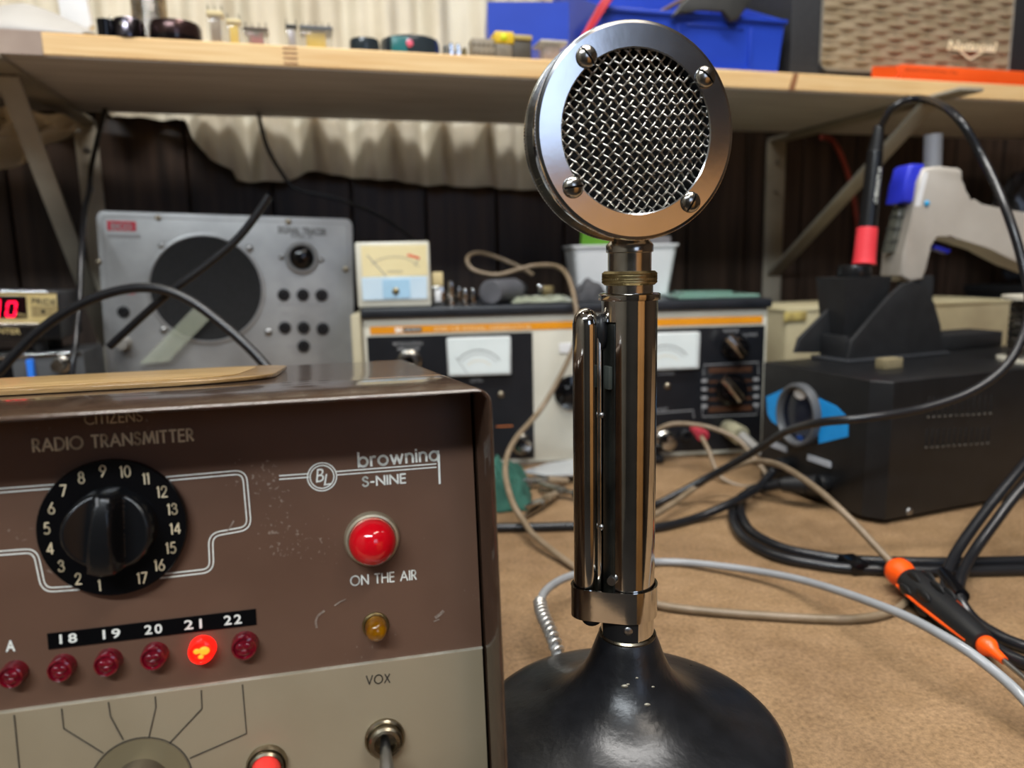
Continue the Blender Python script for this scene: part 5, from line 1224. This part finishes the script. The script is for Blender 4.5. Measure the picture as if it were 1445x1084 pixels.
small('foil_packet', 'grey foil packet at the right end of the white tub', 'packet', Fr(fg.M @ Vector((0, .012, 0)), 5), mat('grey_foil', '#9ea0a2', .3, .5, scale=30), lambda mb: mb.prism([(q0.x, .002), (q1.x-.004, .002), (q1.x-.003, fg.P(940, 334, .012).z), (fg.P(920, 331, .012).x, fg.P(920, 331, .012).z), (q0.x+.004, fg.P(912, 338, .012).z)], .005, Matrix.Rotation(PI/2, 4, 'X')))
f_ = gtop(958, .012)
xw = f_.P(1072, 420).x
gt = thing('glass_plate', 'pale green glass plate lying at the right end of the signal generator', 'plate', f_)
MB().cube2((0, 0, .0003), (xw, .075, .0036), .0008).ob('pane', mat('green_glass', '#8fb5a5', .1, c2='#7fa898', scale=20, trans=.3, coat=.4), gt)
MB().cube2((.012, .02, .0037), (xw-.02, .06, .0060), .0006).ob('upper_pane', MATS['green_glass'], gt)
f_ = gtop(958, .06); 
def nest(mb):
    P_ = []
    for k in range(60):
        a_ = k*.55; P_.append((.012*math.cos(a_)*(1+.3*math.sin(k)), .008*math.sin(a_), .0078+.003*math.sin(k*1.7)))
    mb.tube(P_, .0006, 6, 4)

# ------------------------------------------------------------------ things on the shelf
def sh(px, d, lift=0.): 
    p_ = SFR.P(px, 60, d)
    # column on the shelf top at depth d
    for _ in range(4):
        pz = SFR.P(px, 60, d)
    return Fr(SFR.M @ Vector((pz.x, d, SH_T+lift)), 15.5)
def hz_(f, px, py, y=0.): return f.P(px, py, y).z
# white plastic sheet curling over the left end
def sheet(u, v):
    px = -70+208*u
    top = SFR.P(px, 5+43*max(0, (px-30)/105)**1.25 if px > 30 else 5+.004*(30-px)**2, .012)
    return Vector((top.x, .012+.10*v, SH_T+.0012+(max(top.z, SH_T+.002)-SH_T-.0012)*(1-v)**.6*(1 if v > 0 else 1)))
def sheet(u, v):
    px = -70+206*u; py = 6+44*(max(0, px-34)/104)**1.3 if px > 34 else 6+.0035*(34-px)**2
    z1__ = max(SFR.P(px, py, .05).z, SH_T+.0012); x_ = SFR.P(px, py, .05).x
    # v runs from the front lower lip up to the crest and down behind
    lip = max(SFR.P(px, 49+.02*max(0, 40-px), .004).z, SH_T+.0010)
    if v < .5: k_ = v/.5; return Vector((x_, .004+.046*k_, lip+(z1__-lip)*(k_**.8)))
    k_ = (v-.5)/.5; return Vector((x_, .05+.05*k_, z1__-(z1__-SH_T-.001)*k_**1.5))
o = MB().grid(44, 24, sheet).ob('plastic_cover', mat('cover_white', '#a9a5a0', .45, c2='#9d9994', scale=12), None, ang=80); o.matrix_world = SFR.M; solid(o, .0016); tag(o, 'white curved plastic cover lying at the left end of the shelf', 'cover')
f_ = sh(108, .125)
wl = [f_.P(px, py, 0) for px, py in ((80, -30), (118, -30), (136, 40), (128, 50), (104, 52), (92, 40))]
o = MB().prism([(p_.x, max(p_.z, .0005)) for p_ in wl], .012, Matrix.Rotation(PI/2, 4, 'X'), bev=.002).ob('white_bracket', white_pl, None); o.matrix_world = f_.M; tag(o, 'white plastic arm leaning behind the curved cover', 'bracket')
f_ = sh(152, .012); rr = abs(f_.P(165, 40).x-f_.P(139, 40).x)/2
cb = thing('hose_clamp', 'open black and chrome band clamp at the left on the shelf', 'clamp', f_)
zt2 = hz_(f_, 152, 29)
rg = []
for r_, z_ in ((rr, .0003), (rr, zt2), (rr-.0012, zt2), (rr-.0012, .0003)):
    rg.append([Vector((r_*math.cos(R(20+320*k/36)), r_*math.sin(R(20+320*k/36)), z_)) for k in range(37)])
rg.append(rg[0]); MB().rings(rg, closed=False).ob('band', black_gl, cb, ang=40)
MB().cube2((rr*.5, -rr*.2, .002), (rr*.62, rr*.9, zt2+.004), .0006).ob('ear', chrome, cb); MB().cyl((rr*.2, rr*.3, zt2-.003), (rr*1.0, rr*.3, zt2-.003), .0014, n=12).ob('screw', chrome, cb)
f_ = sh(184, .010); rr = abs(f_.P(206, 40).x-f_.P(162, 40).x)/2; zt2 = hz_(f_, 184, 28)
kn = thing('metal_knob', 'dark chrome knob with a set-screw hole on the shelf', 'knob', f_)
MB().lathe([(rr, .0003), (rr, zt2*.85), (rr*.93, zt2*.96), (rr*.8, zt2), (0, zt2)], 36).ob('body', mat('dark_chrome', '#6d6870', .16, 1., c2='#57525a', scale=30), kn)
MB().cyl((-rr*.25, -rr*.99, zt2*.6), (-rr*.25, -rr*.9, zt2*.6), .0014, n=12).ob('screw_hole', nickel, kn)
f_ = sh(215, .05); rr = abs(f_.P(241, 40).x-f_.P(190, 40).x)/2
co = thing('wire_coil', 'tall silver wire-wound coil standing at the back of the shelf', 'coil', f_)
MB().lathe([(rr*.92, .0003), (rr*.92, .075), (rr*.8, .075), (rr*.8, .0003)], 36, cap=False).ob('former', mat('coil_former', '#8f8d88', .4, scale=30), co)
pts = [(rr*.96*math.cos(2*PI*k/20), rr*.96*math.sin(2*PI*k/20), .004+.0022*k/20) for k in range(20*31)]
MB().tube(pts, .00095, 6, raw=True).ob('winding', chrome_w, co, ang=80)
f_ = sh(249, .022); rr = abs(f_.P(287, 45).x-f_.P(212, 45).x)/2; zt2 = hz_(f_, 249, 36)
dk = thing('dark_dish', 'low dark bronze round cap on the shelf under the wire coil', 'cap', f_)
MB().lathe([(rr*.96, .0003), (rr, .002), (rr, zt2*.8), (rr*.94, zt2), (rr*.8, zt2), (rr*.78, zt2*.5), (0, zt2*.5)], 40).ob('shell', mat('bronze_dark', '#4c3a38', .22, .8, c2='#3a2c2c', scale=30), dk)
MB().lathe([(rr*1.012, zt2*.15), (rr*1.012, zt2*.3)], 40, cap=False).ob('band', black_gl, dk)
def relay(x0, x1, ytop, d, label, core, cap, pins=3, base=None):
    f_ = sh((x0+x1)/2, d); w2 = abs(f_.P(x1, 50).x-f_.P(x0, 50).x)/2; zt2 = hz_(f_, (x0+x1)/2, ytop)
    t_ = thing('relay', label, 'relay', f_, group='plug-in relays on the shelf')
    MB().cube2((-w2*.62, w2*.3, .002), (w2*.55, w2*1.5, zt2*.82), .001).ob('coil_block', core, t_)
    MB().cube2((-w2, 0, .0003), (w2, w2*1.9, zt2*.86), .0012).ob('cover', mat('clear_cover', '#d9d3c3', .06, scale=10, trans=.4, alpha=.32), t_)
    MB().cube2((-w2, 0, zt2*.84), (w2, w2*1.9, zt2), .001).ob('base', cap, t_)
    for k in range(pins): 
        for j in (.5, 1.3): MB().cube2((-w2*.8+w2*1.6*k/max(1, pins-1)-.0005, w2*j, zt2), (-w2*.8+w2*1.6*k/max(1, pins-1)+.0005, w2*j+.0016, zt2+.005), .0002, seg=1).ob('pin', nickel, t_)
yel = mat('yellow_tape', '#e2c02c', .5, c2='#d2ae22', scale=40); creamp = mat('cream_base', '#d8c89a', .5, scale=40); brnp = mat('brown_core', '#6a5648', .5, c2='#8d7b68', scale=90)
relay(294, 318, 14, .010, 'tall clear relay with cream pinned base at the left of the relays', brnp, creamp, 3)
relay(321, 342, 26, .014, 'yellow-wound relay standing second among the relays', yel, creamp, 2)
relay(344, 380, 38, .014, 'low relay with red coil, third from the left', mat('crimson_core', '#a83448', .5, c2='#6d4a40', scale=120), mat('dark_base', '#4d4038', .5, scale=40), 4)
relay(404, 421, 34, .012, 'slim black-topped relay beside the finger joint', mat('silver_core', '#a9a3a8', .35, .5, scale=120), black_pl, 2)
relay(424, 471, 36, .010, 'wide clear relay with yellow coil and gold pins', yel, mat('slate_base', '#565a60', .5, scale=40), 5)
def puck(x0, x1, ytop, d, label, m, mtop):
    f_ = sh((x0+x1)/2, d); rr = abs(f_.P(x1, 60).x-f_.P(x0, 60).x)/2; zt2 = hz_(f_, (x0+x1)/2, ytop, -rr*.6)
    t_ = thing('gauge', label, 'gauge', f_, group='round gauges lying on the shelf')
    MB().lathe([(rr*.98, .0003), (rr, .001), (rr, zt2*.8), (rr*.96, zt2), (rr*.86, zt2), (rr*.84, zt2*.8)], 44, cap=False).ob('shell', m, t_)
    MB().lathe([(rr*.86, zt2*.8), (0, zt2*.8)], 32, cap=False).ob('face', mtop, t_); MB().lathe([(rr*.9, .0004), (0, .0004)], 32, cap=False).ob('bottom', m, t_)
    return t_, rr, zt2
bl_sh = mat('slate_gloss', '#2a3238', .15, c2='#222a30', scale=20); teal = mat('teal_pl', '#1c6a6c', .3, c2='#155a5e', scale=20)
puck(493, 535, 54, .022, 'small slate black round gauge on the shelf', bl_sh, teal)
t_, rr, zt2 = puck(536, 620, 53, .045, 'larger slate black round gauge with teal patch on the shelf', bl_sh, teal)
MB().cube2((-rr*.72, -rr*.97, .0006), (-rr*.05, -rr*.62, zt2*.9), .001).ob('teal_patch', teal, t_)
MB().sph((-rr*.15, -rr*1.0, zt2*.6), .0032, (1, .3, 1), 12).ob('pink_mark', mat('pink_mark', '#d8607a', .4, scale=20), t_)
for k, (px, pt, dd) in enumerate(((628, 66, .014), (636, 63, .018), (646, 64, .012), (655, 69, .016))):
    f_ = sh(px, dd); t_ = thing('thumb_nut', ['leftmost tiny metal nut', 'second tiny metal nut from the left', 'third tiny metal nut from the left', 'rightmost tiny metal nut'][k]+' in the row between gauge and grey terminal block', 'nut', f_, group='tiny nuts on the shelf'); hh = hz_(f_, px, pt)
    MB().lathe([(.0032, .0003), (.0032, hh*.5), (.0022, hh*.55), (.0022, hh)], 6).ob('hex', [nickel, chrome, chrome, brass][k], t_); MB().lathe([(.0013, hh*.9), (.0013, hh*1.12)], 10).ob('stud', steel, t_)
f_ = sh(683, .010); w2 = abs(f_.P(700, 65).x-f_.P(666, 65).x)/2; hh = hz_(f_, 683, 54)
tbk = thing('terminal_block', 'small grey ribbed terminal block on the shelf', 'component', f_)
MB().cube2((-w2, 0, .0003), (w2, .014, hh), .0008).ob('body', mat('khaki_pl', '#948a78', .5, c2='#7f7666', scale=60), tbk)
for k in range(5):
    for j in range(2): MB().sph((-w2*.8+w2*.4*k, -.0002, hh*(.3+.4*j)), .0015, (1, .5, 1), 10).ob('terminal', mat('dark_khaki', '#6a6254', .5, scale=60), tbk)
f_ = sh(725, .008); w2 = abs(f_.P(751, 65).x-f_.P(699, 65).x)/2; hh = hz_(f_, 722, 44)
yb = thing('crystal_block', 'grey block with bright yellow top on the shelf before the blue bin', 'component', f_)
MB().cube2((-w2, 0, .0003), (-w2*.1, .016, hh*.55), .0008).ob('ribbed_body', MATS['khaki_pl'], yb); MB().cube2((-w2*.05, .001, .0003), (w2, .018, hh*.72), .0008).ob('dark_body', mat('umber_pl', '#4c473e', .5, scale=60), yb)
MB().cube2((-w2*1.02, -.001, hh*.55), (w2*.02, .017, hh*.98), .0015).ob('yellow_top', yel, yb); MB().cube2((0, -.0005, hh*.72), (w2*1.02, .0185, hh*.9), .001).ob('tan_top', mat('tan_top', '#b3a05c', .5, scale=60), yb)
MB().sph((-w2*.55, -.0012, hh*.76), .0032, (1, .4, 1), 12).ob('lime_dot', mat('lime_dot', '#d8e01c', .4, scale=20), yb)
for k in range(4): MB().cube2((-w2*.95+k*w2*.22, -.0006, .002), (-w2*.95+k*w2*.22+.0012, .0004, hh*.5), .0002, seg=1).ob('rib', MATS['dark_khaki'], yb)
relay(763, 802, 56, .006, 'clear boxy relay beside the microphone head, before the blue bins', mat('rose_core', '#b59a8c', .5, c2='#8f7468', scale=90), mat('smoke_base', '#b8b2a4', .4, scale=40), 0)

# bins, old speaker and carton
def bin_(name, label, f, x0, x1, z_back, z_front, dep, m, wall=.0022, taper=.9):
    t_ = thing(name, label, 'bin', f, group='blue bins on the shelf')
    b0_, b1_ = x0*taper, x1*taper
    bot = [Vector((b0_, .004, .0004)), Vector((b1_, .004, .0004)), Vector((b1_, dep-.004, .0004)), Vector((b0_, dep-.004, .0004))]
    top = [Vector((x0, 0, z_front)), Vector((x1, 0, z_front)), Vector((x1, dep, z_back)), Vector((x0, dep, z_back))]
    def ins(v, k_): c_ = sum(v, Vector())/4; return [p_+Vector((math.copysign(wall, c_.x-p_.x), math.copysign(wall, c_.y-p_.y), 0)) for p_ in v]
    MB().rings([bot, top, ins(top, 1), [p_+Vector((0, 0, wall)) for p_ in ins(bot, 1)]]).ob('body', m, t_, smooth=False)
    return t_
f_ = sh(742, .075); 
xa, xb = f_.P(672, 80).x, f_.P(806, 80).x
bA = bin_('storage_bin', 'small blue storage bin with slanted rim behind the relays', f_, f_.P(690, 30).x, f_.P(800, 30).x, .07, hz_(f_, 760, 4), .085, blue_pl, taper=1.0)
bA.rotation_euler = (0, 0, R(15.5)-R(12))
f_ = sh(975, .040)
x0_, x1_ = f_.P(850, 40).x, f_.P(1108, 20).x
bB = bin_('storage_bin', 'large blue storage bin full of tools behind the microphone head', f_, x0_, x1_, .13, .062, .15, blue_pl, taper=.95)
lp_ = Panel(f_, bB)
zx = [f_.P(px, 45, -.001).x for px in (956, 1062)]
for (a, b_, c_, d_) in ((zx[0], zx[0]+.003, .012, .052), (zx[1]-.003, zx[1], .012, .052), (zx[0], zx[1], .010, .013), (zx[0]+.010, zx[1]-.010, .050, .053)):
    MB().cube2((a, -.0012, c_), (b_, .004, d_), .0005).ob('label_frame', blue_pl, bB)
MB().cube2((x0_-.002, -.003, .058), (x1_+.002, .002, .062), .001).ob('rim', blue_pl, bB)
TO = sh(975, .045).M
def tool(name, label, cat, a, b_, r_, m, cap=None):
    A, B = Vector(a), Vector(b_)
    t_ = thing(name, label, cat, Fr(f_.M @ A, 15.5)); MB().tube([Vector(), (B-A)*.5, B-A], r_, 14, 6).ob('shaft', m, t_)
    if cap: MB().tube([(B-A)*.62, (B-A)*.8, (B-A)*1.02], r_*1.8, 14, 6).ob('grip', cap, t_)
    return t_
q = lambda px, py, y=.01: f_.P(px, py, y)
a = q(905, 32, .008); b2 = q(985, -12, .03)
t_ = thing('brown_rod', 'thin brown rod poking out of the large blue bin', 'rod', Fr(f_.M @ a, 15.5)); MB().tube([(0, 0, 0), (b2-a)*.5, (b2-a)*1.3], .0022, 12, 6).ob('shaft', mat('rod_brown', '#6e5a50', .4, scale=40), t_); MB().tube([(b2-a)*.9, (b2-a)*1.5], .0034, 12, raw=True).ob('grip', brnp, t_)
def fitted(name, label, cat, pix, y, th, m, bev=.002, part='body'):
    pts = [q(px, py, y) for px, py in pix]; c_ = sum(pts, Vector())/len(pts); t_ = thing(name, label, cat, Fr(f_.M @ Vector((c_.x, y, c_.z)), 15.5))
    MB().prism([(p_.x-c_.x, p_.z-c_.z) for p_ in pts], th, Matrix.Translation((0, th, 0)) @ Matrix.Rotation(PI/2, 4, 'X'), bev=bev).ob(part, m, t_); return t_
fitted('red_handle_tool', 'tool with slim red handle leaning between the two blue bins', 'tool', [(817, 58), (846, 6), (862, -20), (880, -20), (832, 42), (826, 60)], -.012, .006, mat('red_tool', '#c2303c', .4, scale=30))
fitted('black_pliers', 'dark pliers sticking out of the large blue bin', 'pliers', [(948, 24), (962, 4), (985, -15), (1075, -20), (1058, 4), (1042, 28), (1030, 30), (1022, 12), (990, 10), (970, 14)], -.0100, .006, mat('plier_black', '#2b2c2c', .5, c2='#3a3a38', scale=40))
fitted('cardboard_piece', 'tan cardboard piece standing between the blue bins', 'cardboard', [(748, -8), (812, 24), (850, 0), (850, -25), (748, -25)], .165, .004, mat('tan_card', '#c7b594', .8, scale=20))

# old wooden speaker with woven grille
f_ = sh(1116, .045)
xR = f_.P(1500, 60).x; SPH = .17
spk = thing('table_speaker', 'black cabinet speaker with tan woven grille and gold emblem on the shelf', 'speaker', f_)
sblk = mat('speaker_black', '#2a2b2e', .6, c2='#232427', scale=200, bump=.2, bscale=900)
gx0_, gx1_ = f_.P(1157, 70).x, f_.P(1424, 70).x; gz_ = hz_(f_, 1200, 101)
MB().cube2((0, 0, .0003), (xR, .12, SPH), .004).ob('cabinet', sblk, spk)
weave = mat('woven_tan', '#93836a', .7, c2='#85755a', scale=60)
def wv(u, v):
    x_ = gx0_+(gx1_-gx0_)*u; z_ = gz_+(.155-gz_)*v
    i = u*((gx1_-gx0_)/.0215); j = v*((.155-gz_)/.0068); s_ = 1 if (int(i)+int(j)) % 2 else -1
    h_ = .0011*s_*math.sin(PI*(i % 1))-.0011*(1-math.sin(PI*(j % 1)))**2
    return Vector((x_, -.0016-h_, z_))
MB().grid(int((gx1_-gx0_)/.00155), int((.155-gz_)/.00105), wv).ob('woven_grille', weave, spk, ang=80)
fr_pts = [(gx0_, .155)]+[(gx0_+.008-.008*math.cos(k*PI/12), gz_+.008-.008*math.sin(k*PI/12)) for k in range(7)]+[(gx1_-.004, gz_), (gx1_, gz_+.004), (gx1_, .155)]
MB().tube([(x_, -.0012, z_) for x_, z_ in fr_pts], .0013, 8, raw=True).ob('grille_edge', mat('edge_grey', '#77736a', .5, scale=40), spk, ang=80)
cor = [(gx0_-.0005, gz_-.0005)]+[(gx0_+.008-.0085*math.cos(k*PI/12), gz_+.008-.0085*math.sin(k*PI/12)) for k in range(7)]
MB().prism(cor, .003, Matrix.Translation((0, 0, 0)) @ Matrix.Rotation(PI/2, 4, 'X')).ob('corner_fillet', sblk, spk, smooth=False)
goldm = mat('gold_metal', '#fff4d2', .35, .1, c2='#f6e8bc', scale=60)
ep = Panel(f_, spk)
ep.txt('National', goldm, 1337, 64, 1407, 67, 14, y=-.0052, bold=.03, shear=.15, name='emblem_script')
ep.line([(1342, 69), (1404, 73)], goldm, .0016, y=-.0048, name='emblem_bar')
ep.line([(1353, 71), (1369, 83.5), (1387, 73)], goldm, .0022, y=-.0046, name='emblem_vee'); ep.line([(1358, 71.5), (1369, 80), (1381, 73)], mat('emblem_red', '#7c3a30', .4, scale=30), .0018, y=-.0048, name='emblem_vee')
# orange carton with an open flap
f_ = Fr(SFR.M @ Vector((SFR.P(1262, 105, .004).x, .004, SH_T)), 15.5)
xo = f_.P(1540, 110).x; zo = hz_(f_, 1300, 92)
oc = thing('orange_carton', 'long flat orange carton with an open end flap on the shelf edge', 'box', f_)
orm = mat('orange_card', '#f05a1e', .45, c2='#e85216', scale=20)
x0_ = f_.P(1272, 100).x
MB().cube2((x0_, 0, .0003), (xo, .032, zo), .0006).ob('sleeve', orm, oc)
fl = f_.P(1231, 98)
MB().prism([(fl.x, .001), (x0_-.008, .001), (x0_-.004, zo*.55), (x0_-.009, zo*.82), (fl.x, zo*.74)], .0012, Matrix.Translation((0, .001, 0)) @ Matrix.Rotation(PI/2, 4, 'X')).ob('end_flap', orm, oc, smooth=False)
MB().prism([(x0_-.0085, .0006), (x0_+.0008, .0006), (x0_+.0008, zo*.92), (x0_-.002, zo), (x0_-.010, zo*.86)], .0012, Matrix.Translation((0, .012, 0)) @ Matrix.Rotation(PI/2, 4, 'X')).ob('paper_liner', white_pl, oc, smooth=False)
op = Panel(f_, oc); op.txt('Ultrasonic Dual Tip Probe + Pen', mat('ink_brown', '#7a2a10', .7, scale=60), 1277, 98, 1350, 103, 4.6, y=0, bold=.005)

# thin wooden slat with a rounded end lying on top of the transmitter
q0 = TR.hit(0, 559, 2, 0.); q1 = TR.hit(352, 541, 2, 0.); q2 = TR.hit(372, 511, 2, .0035)
yn0, yn1, yf = q0.y, q1.y, min(q2.y, TD-.006)
xl, xr = -TW+.006, TR.hit(398, 520, 2, .002).x
yn = (yn0+yn1)/2; rr_ = min(.030, (yf-yn)*.45)
fs = Fr(TR.M @ Vector((0, 0, .0003)), XA, XT)
sl = thing('wooden_slat', 'thin worn wooden slat with a rounded end lying on the transmitter', 'slat', fs)
MB().prism(rr_loop(xl, xr, yn, yf, rr_, 8), .0016, None, bev=.0005).ob('board', mat('worn_slat', '#9a7c52', .3, c2='#6b5231', scale=22, stretch=(.5, 5, 5), detail=9, lo=.3, hi=.7, bump=.5, bscale=160, coat=.2), sl)
MB().prism(rr_loop(xl+.012, xr-.014, yn+.012, yf-.012, rr_*.7, 8), .0006, Matrix.Translation((0, 0, .0014)), bev=.0002).ob('worn_patch', mat('slat_patch', '#b39668', .28, c2='#937548', scale=30, stretch=(.5, 5, 5), detail=8, bump=.4, bscale=200), sl)
